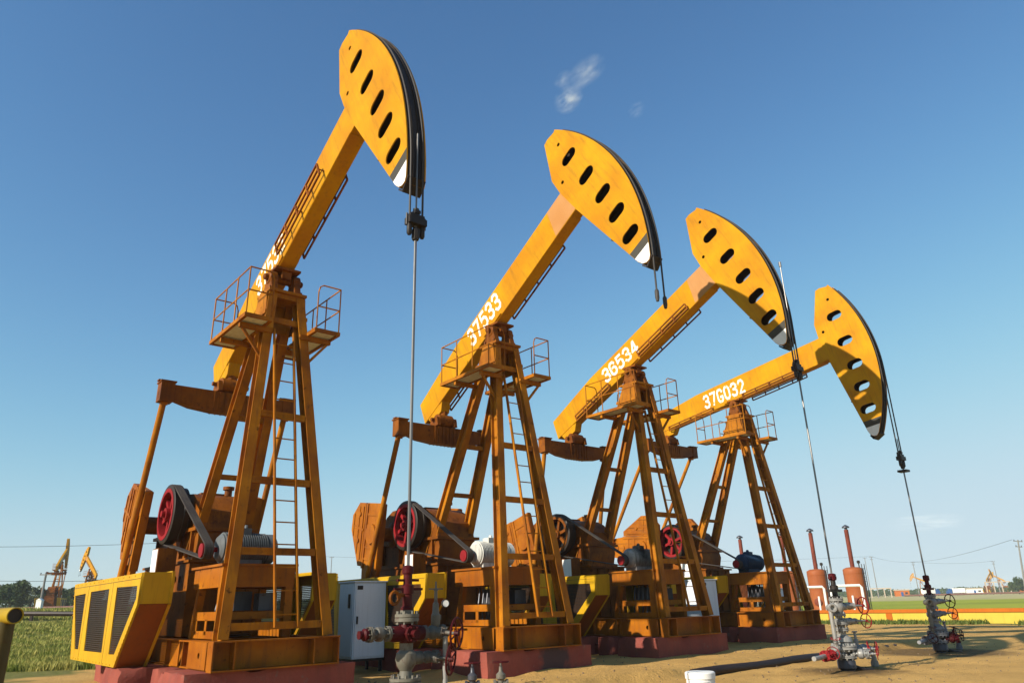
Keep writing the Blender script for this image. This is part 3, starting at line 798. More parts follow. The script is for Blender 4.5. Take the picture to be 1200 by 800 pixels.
def jl(i, x, y, z=0):
    a = JACKS[i]; h = R(a[2]); return Vector((a[0]+x*math.cos(h)-y*math.sin(h), a[1]+x*math.sin(h)+y*math.cos(h), z))

# concrete plinths
PLAB = ['red painted concrete plinth under the nearest pump jack at the left', 'red painted concrete plinth with a dark stain under pump jack 37533',
        'red painted concrete plinth under pump jack 36534', 'red painted concrete plinth under pump jack 37G032']
def rough_block(m, x0, x1, y0, y1, z0, z1):
    nx, ny, nz = [max(1,int((b-a)/.13)) for a, b in ((x0,x1),(y0,y1),(z0,z1))]
    bm2 = bmesh.new(); bmesh.ops.create_grid(bm2, x_segments=1, y_segments=1, size=1); bm2.free()
    g = {}
    def V(i,j,k):
        if (i,j,k) not in g:
            p = Vector((x0+(x1-x0)*i/nx, y0+(y1-y0)*j/ny, z0+(z1-z0)*k/nz))
            e = (i in (0,nx))+(j in (0,ny))+(k == nz)
            p += Vector((noise.noise(p*2.1+Vector((7,0,0))),noise.noise(p*2.1+Vector((0,9,0))),0))*(.012 if e < 2 else .03)
            if e >= 2:
                chip = max(0, noise.noise(p*3.3+Vector((3,5,1)))-.12)*.22
                p.z -= chip*.7 if k == nz else 0
                if j in (0,ny): p.y += chip*(.6 if j == 0 else -.6)
                if i in (0,nx): p.x += chip*(.6 if i == 0 else -.6)
                if i in (0,nx): p.x += (.015 if i == 0 else -.015)
                if j in (0,ny): p.y += (.015 if j == 0 else -.015)
            g[(i,j,k)] = m.bm.verts.new(p)
        return g[(i,j,k)]
    for i in range(nx):
        for j in range(ny):
            m.bm.faces.new([V(i,j,nz),V(i+1,j,nz),V(i+1,j+1,nz),V(i,j+1,nz)])
    for k in range(nz):
        for i in range(nx):
            for j in (0,ny): m.bm.faces.new([V(i,j,k),V(i+1,j,k),V(i+1,j,k+1),V(i,j,k+1)])
        for j in range(ny):
            for i in (0,nx): m.bm.faces.new([V(i,j,k),V(i,j+1,k),V(i,j+1,k+1),V(i,j,k+1)])
for i in range(4):
    def f(m):
        rough_block(m,-.15,1.254,-1.463,1.463,-.3,.475)
        rough_block(m,-.95,-.40,-1.36,1.36,-.3,.475)
        rough_block(m,-2.45,-1.25,-1.80,1.80,-.3,.475)
        rough_block(m,-6.0,-2.75,-1.22,1.22,-.3,.475)
        m.box(-5.8,1.1,-1.15,1.15,-.3,.28)
    o = one('concrete_plinth', M['plinth'], f, smooth=True)
    o.location = (JACKS[i][0],JACKS[i][1],0); o.rotation_euler.z = R(JACKS[i][2])
    tag(o, PLAB[i], 'plinth', 'plinths under the row of pump jacks')

def stained(src, centre, rad):
    m = src.copy(); m.name = 'stained_concrete'; n = m.node_tree
    b = [x for x in n.nodes if x.type == 'BSDF_PRINCIPLED'][0]; col = b.inputs['Base Color'].links[0].from_socket
    tc = n.nodes.new('ShaderNodeTexCoord'); dn = n.nodes.new('ShaderNodeVectorMath'); dn.operation = 'DISTANCE'; dn.inputs[1].default_value = centre
    n.links.new(tc.outputs['Object'], dn.inputs[0])
    ad = n.nodes.new('ShaderNodeMath'); ad.operation = 'ADD'; n.links.new(dn.outputs['Value'], ad.inputs[0]); n.links.new(mul(n, noi(n, tc.outputs['Object'], 5, 6, .65), .55), ad.inputs[1])
    k = n.nodes.new('ShaderNodeMapRange'); k.inputs[1].default_value = rad+.34; k.inputs[2].default_value = rad+.16; n.links.new(ad.outputs[0], k.inputs[0])
    n.links.new(mix(n, mul(n, k.outputs[0], .88), col, (.055,.045,.045)), b.inputs['Base Color']); return m
for o in list(C.objects):
    if o.name == 'concrete_plinth.001': o.data.materials[0] = stained(M['plinth'], (1.25,.35,.22), .42)
# ---------------------------------------------------------------- control cabinets
def cabinet(i, x0, x1, y0, y1, z0, z1, label):
    a = JACKS[i]; rt = empty('control_cabinet', jl(i,0,0), R(a[2])); tag(rt, label, 'electrical cabinet', 'control cabinets beside the pump jacks')
    one('cabinet_body', M['cab'], lambda m: (m.box(x0,x1,y0,y1,z0,z1), m.box(x0-.03,x1+.04,y0-.03,y1+.03,z1,z1+.03)), rt, False, bevel=.006)
    dr = one('door', M['cab'], lambda m: m.box(x1,x1+.018,y0+.03,y1-.03,z0+.04,z1-.03), rt, False, bevel=.004)
    one('handle', M['black'], lambda m: (m.box(x1+.018,x1+.05,y0+.06,y0+.09,(z0+z1)/2-.08,(z0+z1)/2+.08)), dr, False)
    one('name_plate', M['black'], lambda m: m.box(x1+.018,x1+.022,y0+.06,y0+.20,z1-.16,z1-.07), dr, False)
    sd = one('side_panel', M['cab'], lambda m: m.box(x0+.04,x1-.04,y0-.014,y0,z0+.05,z1-.05), rt, False, bevel=.004)
    one('lever', M['black'], lambda m: (m.box(x1-.22,x1-.16,y0-.045,y0-.014,z1-.55,z1-.25),), sd, False)
    one('stand_frame', M['black'], lambda m: ([m.box(x-.03,x+.03,y-.03,y+.03,-.2,z0-.03) for x in (x0+.06,x1-.06) for y in (y0+.06,y1-.06)], m.box(x0,x1,y0,y1,z0-.05,z0-.003)), rt, False)
    return rt
cabinet(1,-2.85,-2.1,-2.68,-1.87,.30,1.92,'light grey control cabinet with a lever, between the first two pump jacks')
cabinet(3,-1.20,-.45,-2.66,-1.90,.30,1.92,'light grey control cabinet behind the front legs of pump jack 36534')
cabinet(3,-1.45,-.70,1.95,2.75,.30,1.62,'light grey control cabinet behind the right leg of pump jack 37G032')

# ---------------------------------------------------------------- wellheads
def flange(m, o, ax, r, t=.05, n=18, bolts=8):
    m.lathe([(r,-t),(r,-.008),(r*.93,0),(r,.008),(r,t)], o, ax, n)
    o, ax = Vector(o), Vector(ax).normalized(); ref = Vector((0,0,1)) if abs(ax.z) < .9 else Vector((1,0,0))
    u = ax.cross(ref).normalized(); v = ax.cross(u)
    for k in range(bolts):
        a = 2*PI*k/bolts; p = o+(u*math.cos(a)+v*math.sin(a))*r*.84
        m.lathe([(r*.10,-t-.035),(r*.10,t+.035)], p, ax, 6)
def wheel(name, o, ax, r, mat, parent):
    def f(m):
        m.torus(o, ax, r, r*.075, 22, 6); m.lathe([(r*.17,-.03),(r*.17,.03)], o, ax, 10)
        a_ = Vector(ax).normalized(); ref = Vector((0,0,1)) if abs(a_.z) < .9 else Vector((1,0,0))
        u = a_.cross(ref).normalized(); v = a_.cross(u)
        for k in range(4):
            a = 2*PI*k/4+.4; d = u*math.cos(a)+v*math.sin(a); m.tube([Vector(o)+d*r*.12,Vector(o)+d*r*.97], r*.055, 6)
    return one(name, mat, f, parent)
def valve(parent, o, ax, L_, r, mat, wmat, stem=None, wr=.16, so_=.28):
    """gate valve: body on axis ax with end flanges; stem direction carries the hand wheel"""
    o, ax = Vector(o), Vector(ax).normalized()
    def f(m):
        m.lathe([(r*.55,-L_/2),(r*.62,-L_*.2),(r*.95,-L_*.12),(r*1.0,0),(r*.95,L_*.12),(r*.62,L_*.2),(r*.55,L_/2)], o, ax, 16)
        flange(m, o-ax*L_*.42, ax, r*1.05, L_*.06); flange(m, o+ax*L_*.42, ax, r*1.05, L_*.06)
        if stem is not None:
            s = Vector(stem).normalized(); m.lathe([(r*.75,0),(r*.75,so_*.45),(r*.5,so_*.5),(r*.32,so_*.55),(r*.32,so_*.8),(.02,so_*.82),(.02,so_*1.12)], o, s, 12); flange(m, o+s*so_*.42, s, r*.85, .02, 14, 6)
    v = one('valve', mat, f, parent)
    if stem is not None: wheel('hand_wheel', o+Vector(stem).normalized()*so_*1.06, stem, wr, wmat, v)
    return v
def wellhead(i, label, body, box, wmat, style):
    rt = empty('wellhead', jl(i,RH+.022,0,-.18), R(JACKS[i][2])); tag(rt, label, 'wellhead', 'wellheads in front of the pump jacks')
    Z = lambda z: z+.18
    if style == 1:
        def casing(m):
            m.lathe([(.13,-.3),(.13,Z(.38)),(.17,Z(.40)),(.17,Z(.46))], (0,0,0), (0,0,1), 24)
            flange(m,(0,0,Z(.50)),(0,0,1),.20,.04,24,12)
            m.lathe([(.085,Z(.54)),(.075,Z(.62)),(.115,Z(.68)),(.135,Z(.75)),(.125,Z(.82)),(.085,Z(.86)),(.085,Z(.96))], (0,0,0), (0,0,1), 20)
        one('casing_head', body, casing, rt)
        def crossb(m):
            m.lathe([(.08,Z(.93)),(.10,Z(.97)),(.105,Z(1.05)),(.10,Z(1.15)),(.08,Z(1.19))], (0,0,0), (0,0,1), 18)
            m.lathe([(.08,-.26),(.095,-.2),(.095,.2),(.08,.26)], (0,0,Z(1.05)), (0,1,0), 16); m.lathe([(.075,0),(.085,.14)], (0,0,Z(1.05)), (1,0,0), 14)
            flange(m,(.15,0,Z(1.05)),(1,0,0),.10,.02,16,6); m.lathe([(.05,0),(.05,.08)], (.17,0,Z(1.05)), (1,0,0), 8)
        one('cross_body', M['dred'], crossb, rt)
        valve(rt,(0,-.40,Z(1.06)),(0,1,0),.30,.088,body,wmat)
        flg = one('end_cap', wmat, lambda m: (m.lathe([(.075,0),(.075,.04),(.05,.06),(.05,.11)], (0,-.57,Z(1.06)), (0,-1,0), 14)), rt)
        valve(rt,(0,.40,Z(1.05)),(0,1,0),.34,.088,body,wmat,(.85,.5,-.05),.19,.32)
        one('spacer', body, lambda m: (m.lathe([(.075,.08),(.085,.12),(.075,.18)],(0,0,Z(.76)),(0,1,0),14),), rt)
        valve(rt,(0,.32,Z(.76)),(0,1,0),.30,.075,body,wmat,(.8,.6,-.1),.185,.30)
        one('collar', body, lambda m: (flange(m,(0,0,Z(1.24)),(0,0,1),.155,.045,20,8), m.lathe([(.09,Z(1.17)),(.09,Z(1.33))],(0,0,0),(0,0,1),14)), rt)
        def stuff(m):
            m.lathe([(.085,Z(1.30)),(.085,Z(1.36)),(.062,Z(1.38)),(.062,Z(1.52)),(.078,Z(1.53)),(.078,Z(1.63)),(.058,Z(1.65)),(.058,Z(1.77)),(.075,Z(1.78)),(.075,Z(1.86)),(.04,Z(1.88)),(.025,Z(1.88))], (0,0,0), (0,0,1), 16)
            m.box(-.02,.02,-.20,.22,Z(1.57),Z(1.60)); m.box(-.02,.02,-.16,.16,Z(1.68),Z(1.71))
        one('stuffing_box', M['dred'], stuff, rt)
        one('vent_elbow', M['gear'], lambda m: (m.torus((.05,-.22,Z(1.48)),(1,.2,0),.075,.022,16,6), m.tube([(.03,-.16,Z(1.50)),(0,-.05,Z(1.52))],.025,8)), rt)
        def riser(m):
            m.lathe([(.032,-.2),(.032,Z(1.0))], (.14,.50,0), (0,0,1), 12)
        one('drain_pipe', M['silver'], riser, rt)
        def needle(m):
            m.lathe([(.05,Z(1.12)),(.06,Z(1.14)),(.06,Z(1.26)),(.045,Z(1.28)),(.04,Z(1.40)),(.024,Z(1.42)),(.02,Z(1.56)),(.034,Z(1.57)),(.013,Z(1.60)),(.010,Z(1.68))], (.0,.44,0), (0,0,1), 12)
            m.tube([(0,.33,Z(1.585)),(0,.55,Z(1.585))], .009, 6); m.box(-.015,.015,.38,.52,Z(1.20),Z(1.26))
        one('needle_valve', body, needle, rt)
        g = one('pressure_gauge', M['white'], lambda m: m.lathe([(.045,0),(.05,.008),(.05,.035),(.045,.04),(0,.04)], (.05,.55,Z(1.40)), (1,-.3,0), 18), rt)
        one('bezel', M['black'], lambda m: m.torus((.085,.54,Z(1.40)),(1,-.3,0),.048,.007,18,6), g)
    else:
        k = 1.0
        def casing(m):
            flange(m,(0,0,.50),(0,0,1),.27,.045,26,14); flange(m,(0,0,.30),(0,0,1),.23,.03,22,10)
            m.lathe([(.17,.40),(.17,.60),(.20,.62),(.185,.70),(.10,.76),(.10,.84)], (0,0,0), (0,0,1), 20)
        one('casing_head', body, casing, rt)
        one('base_spool', M['steel'], lambda m: m.lathe([(.14,-.25),(.14,.02),(.19,.06),(.19,.20),(.165,.24),(.165,.268)], (0,0,0), (0,0,1), 22), rt)
        def tree(m):
            flange(m,(0,0,.88),(0,0,1),.165,.03); m.lathe([(.09,.84),(.09,.93),(.14,1.0),(.14,1.08),(.08,1.12),(.08,1.2)],(0,0,0),(0,0,1),18)
            flange(m,(0,0,1.02),(0,0,1),.18,.03,22,10); flange(m,(0,0,1.20),(0,0,1),.155,.028)
            m.lathe([(.09,1.22),(.13,1.30),(.15,1.37),(.13,1.44),(.09,1.50)],(0,0,0),(0,0,1),18)
            m.lathe([(.075,-.34),(.075,.34)],(0,0,1.36),(0,1,0),14)
            flange(m,(0,0,1.53),(0,0,1),.155,.028)
        one('tree_body', body, tree, rt)
        one('stuffing_box', M['dred'] if style == 3 else M['black'], lambda m: (m.lathe([(.10,1.56),(.10,1.60),(.06,1.62),(.06,1.74),(.09,1.76),(.09,1.84),(.055,1.86),(.055,1.96),(.03,1.97)],(0,0,0),(0,0,1),14), m.box(-.05,.05,-.26,.26,1.70,1.76)), rt)
        one('packing_gland', M['dred'], lambda m: (m.lathe([(.06,1.96),(.085,1.97),(.085,2.10),(.05,2.12),(.03,2.12)],(0,0,0),(0,0,1),12), m.box(-.03,.03,-.14,.14,2.0,2.05)), rt)
        # left nozzle with drop pipe
        one('drop_pipe', body if style == 2 else M['olive'], lambda m: (m.tube([(.0,-.36,1.36),(.12,-.46,1.36)], .075, 12), m.torus((.15,-.48,1.36),(.78,-.62,0),.075,.03,16,6), m.tube([(.06,-.42,1.33),(.06,-.42,.62),(.06,-.36,.5),(.06,-.2,.42)], .045, 10)), rt)
        valve(rt,(0,.42,1.38),(0,1,0),.28,.08,body,wmat,(.45,.88,.0),.19,.40)
        valve(rt,(0,.34,1.04),(0,1,0),.30,.08,body,wmat,(.35,.93,.0),.16,.50)
        valve(rt,(0,-.36,.36),(0,1,0),.30,.10,body,wmat,(.2,-.2,.95),.10,.34)
        valve(rt,(0,-.70,.36),(0,1,0),.32,.115,M['red'] if style == 2 else body,wmat,(.75,-.6,.25),.13,.26)
        valve(rt,(.30,.12,.36),(.9,.4,0),.34,.11,M['dred'] if style == 3 else body,wmat,(.25,.2,.95) if style == 3 else (.9,.45,.0),.12,.30)
        valve(rt,(0,.40,.42),(0,1,0),.32,.10,body,wmat,(.85,.35,.1),.15,.30)
        valve(rt,(0,.76,.42),(0,1,0),.30,.10,M['dred'] if style == 3 else body,wmat,(.8,.6,.0),.15,.30)
        one('flow_line', body, lambda m: (m.tube([(0,.88,.42),(0,1.10,.42),(.02,1.19,.36),(.02,1.22,.2),(.02,1.22,-.25)], .06, 12), flange(m,(.02,1.22,.06),(0,0,1),.085,.04), None), rt)
        one('stub_pipe', body, lambda m: m.tube([(0,-.84,.36),(.03,-1.15,.34),(.05,-1.38,.34)], .05, 10), rt)
        one('hose', M['black'], lambda m: m.tube([(.1,.2,.06),(.2,.34,.0),(.3,.55,-.02)], .05, 8), rt)
        one('needle_valve', body, lambda m: (m.lathe([(.05,.5),(.05,.62),(.03,.64),(.03,.78),(.05,.79),(.05,.82)],(0,.58,0),(0,0,1),10), m.tube([(0,.46,.8),(0,.70,.8)], .014, 6)), rt)
    if style != 1: rt.scale.z = .95
    return rt
wellhead(0,'weathered wellhead with dark red stuffing box, in front of the grey cabinet',M['olive'],M['dred'],M['dred'],1)
wellhead(2,'silver painted wellhead with red hand wheels under the rod of pump jack 36534',M['silver'],M['black'],M['red'],2)
wellhead(3,'dark steel wellhead with red hand wheels standing in front of the yellow wall',M['well_grey'],M['dred'],M['dred'],3)
# capped well of the second jack
rt = empty('capped_well', jl(1,RH+.022,0,-.18)); tag(rt, 'white capped well pipe with dark red lettering at the bottom edge', 'well cap')
one('cap_pipe', M['white'], lambda m: m.lathe([(.235,-.3),(.235,.29),(.25,.30),(.25,.385),(.235,.40),(0,.40)], (0,0,0), (0,0,1), 28), rt)
def m_let(m):
    for k, a0 in enumerate((-118,-103,-88,-73)):
        for da in (-4,3):
            a = R(a0+da); d = Vector((math.cos(a),math.sin(a),0)); m.bar(d*.237+Vector((0,0,.10)), d*.237+Vector((0,0,.25)), .024, .006, (-d.y,d.x,0))
        p = [Vector((math.cos(R(a0+t)),math.sin(R(a0+t)),0))*.237+Vector((0,0,.238)) for t in (-4,3)]; m.bar(p[0],p[1],.006,.024,(p[0].x,p[0].y,0))
one('lettering', M['dred'], m_let, rt)
# small valves by the second plinth
for k, (x, y, lab) in enumerate(((-.87,14.2,'left one of two small gate valves with red cross handles beside the red plinth'),(-.36,14.2,'right one of two small gate valves with red cross handles beside the red plinth'))):
    g = ground_z(x,y); rt = empty('gate_valve', (x,y,g)); tag(rt, lab, 'valve', 'small valves by the second plinth')
    one('valve_body', M['steel'] if k == 0 else M['olive'], lambda m: (m.lathe([(.05,-.2),(.05,.1),(.085,.13),(.085,.20),(.05,.23),(.035,.25),(.03,.33),(.018,.34),(.018,.40)],(0,0,0),(0,0,1),12), m.lathe([(.06,-.13),(.06,-.09),(.04,-.08),(.04,.08),(.06,.09),(.06,.13)],(0,0,.06),(1,.2,0),12)), rt)
    one('handle', M['dred'], lambda m: (m.tube([(-.145,-.03,.40),(.145,.03,.405)],.014,6), m.tube([(-.03,.11,.40),(.03,-.11,.40)],.014,6), m.torus((0,0,.40),(0,0,1),.145,.010,18,5)), rt)

# ---------------------------------------------------------------- barrier pipe at the left edge
rt = empty('pipe_barrier', (-3.50,5.31,ground_z(-3.5,5.31))); tag(rt, 'yellow steel pipe barrier with an open dark pipe end at the left edge', 'barrier')
gz = ground_z(-3.5,5.31)
one('rail_pipe', M['post'], lambda m: (m.lathe([(.046,0),(.053,0),(.053,3.2),(.046,3.2),(.046,0)], (.04,-.03,1.385-gz), (-.80,.60,0), 24), None), rt)
bore = rt.children[0]
one('bore', M['black'], lambda m: m.lathe([(.0455,.012),(.0455,.02),(0,.02)], (.04,-.03,1.385-gz), (-.80,.60,0), 24), rt)  # black disc added to paint the shade inside the open pipe end
one('post', M['post_dirt_shade'], lambda m: m.lathe([(.055,-.2),(.055,1.345-gz)], (-.075,.06,0), (0,0,1), 20), rt)

# ---------------------------------------------------------------- boundary wall on the right
P0, P1 = Vector((12.6,53.0)), Vector((31.0,30.6)); wd = (P1-P0).normalized(); wl = (P1-P0).length
rt = empty('boundary_wall', (P0.x,P0.y,-.2), math.atan2(wd.y,wd.x)); tag(rt, 'low bright yellow wall with orange coping and orange pillars at the right', 'wall')
one('wall_panel', M['wall_y'], lambda m: m.box(0,wl,-.10,.10,-.3,.545), rt, False, bevel=.01)
one('coping', M['wall_o'], lambda m: m.box(-.05,wl+.05,-.15,.15,.545,.735), rt, False, bevel=.015)
d0 = (Vector((20.636,43.241))-P0).length; dd_ = (Vector((22.799,40.611))-Vector((20.636,43.241))).length
k = -3
while d0+k*dd_ < wl:
    t = d0+k*dd_
    if t > 0: one('pillar', M['wall_o'], lambda m: m.box(t-.17,t+.17,-.13,.13,-.3,.543), rt, False, bevel=.01)
    k += 1

# ---------------------------------------------------------------- heater tanks
def tank(x, y, h, label, src=[None]):
    if src[0] is None:
        t = empty('heater_tank', (x,y,-.2)); src[0] = t
        one('shell', M['tank'], lambda m: m.lathe([(.70,-.3)]+[q for z in (.9,1.95,2.95) for q in ((.70,z),(.715,z+.01),(.715,z+.05),(.70,z+.06))]+[(.70,h-.05),(.67,h),(.46,h+.10),(0,h+.14)],(0,0,0),(0,0,1),32), t)
        one('manhole', M['stack'], lambda m: (m.lathe([(.22,0),(.22,.06),(.26,.06),(.26,.1),(.1,.12)],(-.42,-.54,1.1),(-.6,-.8,0),18)), t)
        one('ladder', M['steel'], lambda m: ([m.bar((.50+o,-.58+o*.8,0),(.50+o,-.58+o*.8,h+.3),.04,.04) for o in (-.15,.15)], [m.bar((.35,-.70,.3*k),(.65,-.46,.3*k),.025,.025) for k in range(1,12)]), t, False)
        s = one('smoke_stack', M['stack'], lambda m: m.lathe([(.15,h+.05),(.15,h+2.75)],(0,0,0),(0,0,1),16), t)
        one('rain_cap', M['steel'], lambda m: (m.lathe([(.10,h+2.75),(.10,h+2.9),(.27,h+2.88),(.24,h+2.98),(.04,h+3.1)],(0,0,0),(0,0,1),14)), s)
        for yy in (-.52,.48): one('vent', M['black'], lambda m: m.lathe([(.04,h-.05),(.04,h+.35),(.11,h+.36),(.11,h+.52),(.03,h+.56)],(.25,yy,0),(0,0,1),10), t)
    else:
        t = copy_tree(src[0]); t.location = (x,y,-.2)
    tag(t, label, 'tank', 'row of rust orange heater tanks'); return t
tank(24.2,55.0,3.3,'rust orange heater tank with red stack, nearest, directly behind the silver wellhead')
tank(22.4,57.2,3.3,'rust orange heater tank with red stack just left of the nearest tank')
tank(20.8,59.1,3.3,'rust orange heater tank hidden mostly behind the right leg of pump jack 37G032')
tank(18.4,62.0,3.3,'rust orange heater tank whose stack rises behind the blue motor')

# white gooseneck pipes
GL = ['white inverted U pipe directly behind the silver wellhead','white inverted U pipe left of the silver wellhead','white inverted U pipe seen under the blue motor']
for k, (px, wpx, d) in enumerate(((983,36,49),(946,22,52),(886,18,58))):
    x = (px-600)/847.7*d*.945; hw = wpx/847.7*d/2*.9
    rt = one('gooseneck_pipe', M['white'], lambda m: (m.tube([(-hw,0,-.3),(-hw,0,1.98),(-hw+.1,0,2.1),(hw-.1,0,2.1),(hw,0,1.98),(hw,0,-.3)], .085, 10), m.tube([(hw*.35,.1,-.3),(hw*.35,.1,1.5)], .06, 8)))
    rt.location = (x,d,-.2); rt.rotation_euler.z = -.15
    tag(rt, GL[k], 'pipe', 'white pipework behind the wells')

# ---------------------------------------------------------------- distant things
def far_jack(x, y, hd, src, label, group, z=None):
    t = copy_tree(src); t.location = (x,y,ground_z(x,y) if z is None else z); t.rotation_euler.z = R(hd); tag(t, label, 'pump jack', group); return t
def at(px, d, z=None):
    """world x, y on the ground for a distance and a pixel column"""
    return ((px-600)/847.7*d*.94, d)
far_jack(-79,130,112,JOBJ[2],'small far pump jack facing away, standing in front of the trees at the left','far pump jacks on the left')
far_jack(-85,150,140,JOBJ[1],'small far pump jack with raised head just above the yellow crank guard','far pump jacks on the left')
far_jack(231,440,150,JOBJ[2],'tiny far pump jack near the blue trucks on the horizon','far pump jacks on the right')
far_jack(252,410,35,JOBJ[1],'tiny dark far pump jack left of the pale gantry at the right','far pump jacks on the right')
far_jack(295,470,120,JOBJ[0],'tiny far pump jack just left of the round tree at the right','far pump jacks on the right')

# pipelines
def pipeline(p, q, r, h, mat, label):
    def f(m):
        p_, q_ = Vector(p), Vector(q); n = 14; pts = []
        for k in range(n+1):
            a = p_.lerp(q_, k/n); pts.append((a.x,a.y,ground_z(a.x,a.y)+h))
        m.tube(pts, r, 8)
        for k in range(n):
            a = p_.lerp(q_, (k+.5)/n); z = ground_z(a.x,a.y); m.box(a.x-.08,a.x+.08,a.y-.08,a.y+.08,z-.3,z+h)
    o = one('pipeline', mat, f); tag(o, label, 'pipeline'); return o
pipeline((-62,52),(-22,50),.15,.42,M['lining'],'long brown red pipe running through the grass behind the yellow crank guard')
pipeline((-120,100),(-52,108),.2,.35,M['pipe_red'],'far reddish pipe running along the ground before the tree line at the left')
pipeline((150,300),(340,292),.32,.55,M['pipe_red'],'far faded red pipeline along the horizon at the right')

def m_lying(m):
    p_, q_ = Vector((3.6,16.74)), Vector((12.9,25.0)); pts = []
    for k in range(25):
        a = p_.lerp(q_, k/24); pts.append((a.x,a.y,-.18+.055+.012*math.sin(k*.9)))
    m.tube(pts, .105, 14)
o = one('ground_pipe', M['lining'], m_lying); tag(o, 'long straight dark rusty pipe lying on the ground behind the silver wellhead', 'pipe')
# pale gantries on the horizon
for k, (px, d, wv, hv, lab) in enumerate(((1025,300,7.0,3.4,'pale pipe gantry on the horizon right of the nearest tank'),(1163,330,9.0,5.0,'pale pipe gantry on the horizon left of the round tree'))):
    x, y = at(px, d)
    def f(m):
        n = 4
        for i in range(n): m.bar((-wv/2+wv*i/(n-1),0,-.3),(-wv/2+wv*i/(n-1),0,hv),.35,.35)
        m.bar((-wv/2-.3,0,hv),(wv/2+.3,0,hv),.4,.4,(0,1,0))
    o = one('pipe_gantry', M['pale_far'], f, smooth=False); o.location = (x,y,ground_z(x,y)); o.rotation_euler.z = -.3
    tag(o, lab, 'gantry', 'pale gantries on the horizon')

def cabin(px, d, wv, col, label):
    x, y = at(px, d); rt = empty('site_cabin', (x,y,ground_z(x,y)), -.35); tag(rt, label, 'cabin', 'site cabins on the horizon')
    one('wall', M[col], lambda m: m.box(-wv/2,wv/2,-1.5,1.5,-.2,2.7), rt, False)
    one('roof', M['pale_far'], lambda m: m.prism([(-wv/2-.3,2.7),(wv/2+.3,2.7),(wv/2+.1,3.2),(-wv/2-.1,3.2)],-1.8,1.8), rt, False)
    one('door', M['truck_blue'], lambda m: m.box(-.5,.5,-1.56,-1.503,-.1,2.0), rt, False)
    one('window', M['glass'], lambda m: m.box(wv*.2,wv*.38,-1.55,-1.503,1.0,1.9), rt, False)
cabin(1049,380,6.5,'wall_o','tiny orange cabin on the horizon between the left gantry and the tiny jack')
cabin(1134,430,8,'white','tiny white cabin on the horizon right of the blue and white trucks')
cabin(1197,390,7,'wall_o','tiny orange cabin on the horizon at the right edge beyond the leaning pole')
# trucks
tr = empty('truck', (*at(1083,330),-.18), .1); tag(tr, 'small far blue and white truck close behind the dark wellhead', 'truck', 'far blue and white trucks')
one('cab', M['truck_blue'], lambda m: m.prism([(1.6,.6),(3.6,.6),(3.6,1.7),(3.1,2.7),(1.6,2.7)],-1.1,1.1), tr, False, bevel=.06)
one('windscreen', M['glass'], lambda m: m.prism([(3.57,1.75),(3.61,1.75),(3.15,2.6),(3.11,2.6)],-.95,.95), tr, False)
one('cargo_box', M['white'], lambda m: (m.box(-3.6,1.4,-1.15,1.15,1.0,2.9), m.box(-3.6,3.4,-.5,.5,.6,1.0)), tr, False, bevel=.04)
for x in (-2.6,-1.5,2.6):
    for s in (-1,1): one('wheel', M['rubber'], lambda m: m.lathe([(.2,-.14),(.48,-.14),(.5,-.1),(.5,.1),(.48,.14),(.2,.14)],(x,s*1.0,.5),(0,1,0),18), tr)
t2 = copy_tree(tr); t2.location = (*at(1112,340),-.18); t2.rotation_euler.z = PI-.2; tag(t2, 'small far blue and white truck in the open field right of the dark wellhead', 'truck', 'far blue and white trucks')

# utility poles
def pole(x, y, h, label, arms=1, tilt=0, src={}):
    key = (h, arms)
    rt = empty('utility_pole', (x,y,ground_z(x,y))); tag(rt, label, 'utility pole', 'utility poles across the plain')
    one('mast', M['conc'], lambda m: m.lathe([(.19,-.5),(.11,h)],(0,0,0),(0,0,1),10), rt)
    for k in range(arms):
        z = h-.25-k*.9
        ar = one('crossarm', M['conc'], lambda m: m.box(-.75+k*.2,.75-k*.2,-.06,.06,z-.06,z+.06), rt, False)
        for xx in (-.65+k*.2,0,.65-k*.2): one('insulator', M['steel'], lambda m: m.lathe([(.03,z+.06),(.07,z+.1),(.07,z+.22),(.03,z+.26)],(xx,0,0),(0,0,1),8), ar)
    rt.rotation_euler.y = tilt
    return rt
PT = {}
for nm, px, d, h, arms, lab in (('a',1193,128,9.6,2,'tall leaning grey utility pole at the right edge'),('b',1164,300,12.5,2,'far utility pole standing above the pale gantry'),
        ('c',1069,300,13,2,'far utility pole above the tiny jack by the trucks'),('d',1021,290,15,2,'far utility pole just right of the nearest tank'),('e',1013,320,16,1,'far slender pole close behind the nearest tank'),
        ('f',36,98,4.6,1,'short pale pole before the left tree line'),('g',377,260,17.5,1,'far utility pole between the first pump jack and the grey cabinet')):
    x, y = at(px, d); PT[nm] = (x, y, ground_z(x,y)+h); pole(x, y, h, lab, arms, .10 if nm == 'a' else 0)
x, y = at(-60,110); PT['l'] = (x,y,11.2); pole(x,y,11.2-ground_z(x,y),'utility pole outside the left edge carrying the wires')
x, y = at(268,130); PT['h'] = (x,y,13.2); pole(x,y,13.2-ground_z(x,y),'utility pole almost hidden behind the front leg of the first pump jack')
def wire(p, q, sag, label, off=0):
    p, q = Vector(p), Vector(q)
    d = (q-p); sd = Vector((d.y,-d.x,0)).normalized()*off
    pts = [p+sd+d*(k/16)-Vector((0,0,sag*4*(k/16)*(1-k/16))) for k in range(17)]
    o = one('power_line', M['rope'], lambda m: m.tube(pts, .03, 5)); tag(o, label, 'wire', 'overhead wires'); return o
wire(PT['l'],PT['h'],.35,'upper overhead wire at the left edge, above the far pump jacks')
wire((*PT['l'][:2],6.5),(*PT['h'][:2],6.7),.3,'lower overhead wire at the left edge, level with the tree tops')
wire(PT['h'],PT['g'],.8,'overhead wire running behind the first pump jack to the pole by the cabinet')
wire(PT['g'],PT['d'],2.0,'overhead wire running low behind the row of pump jacks')
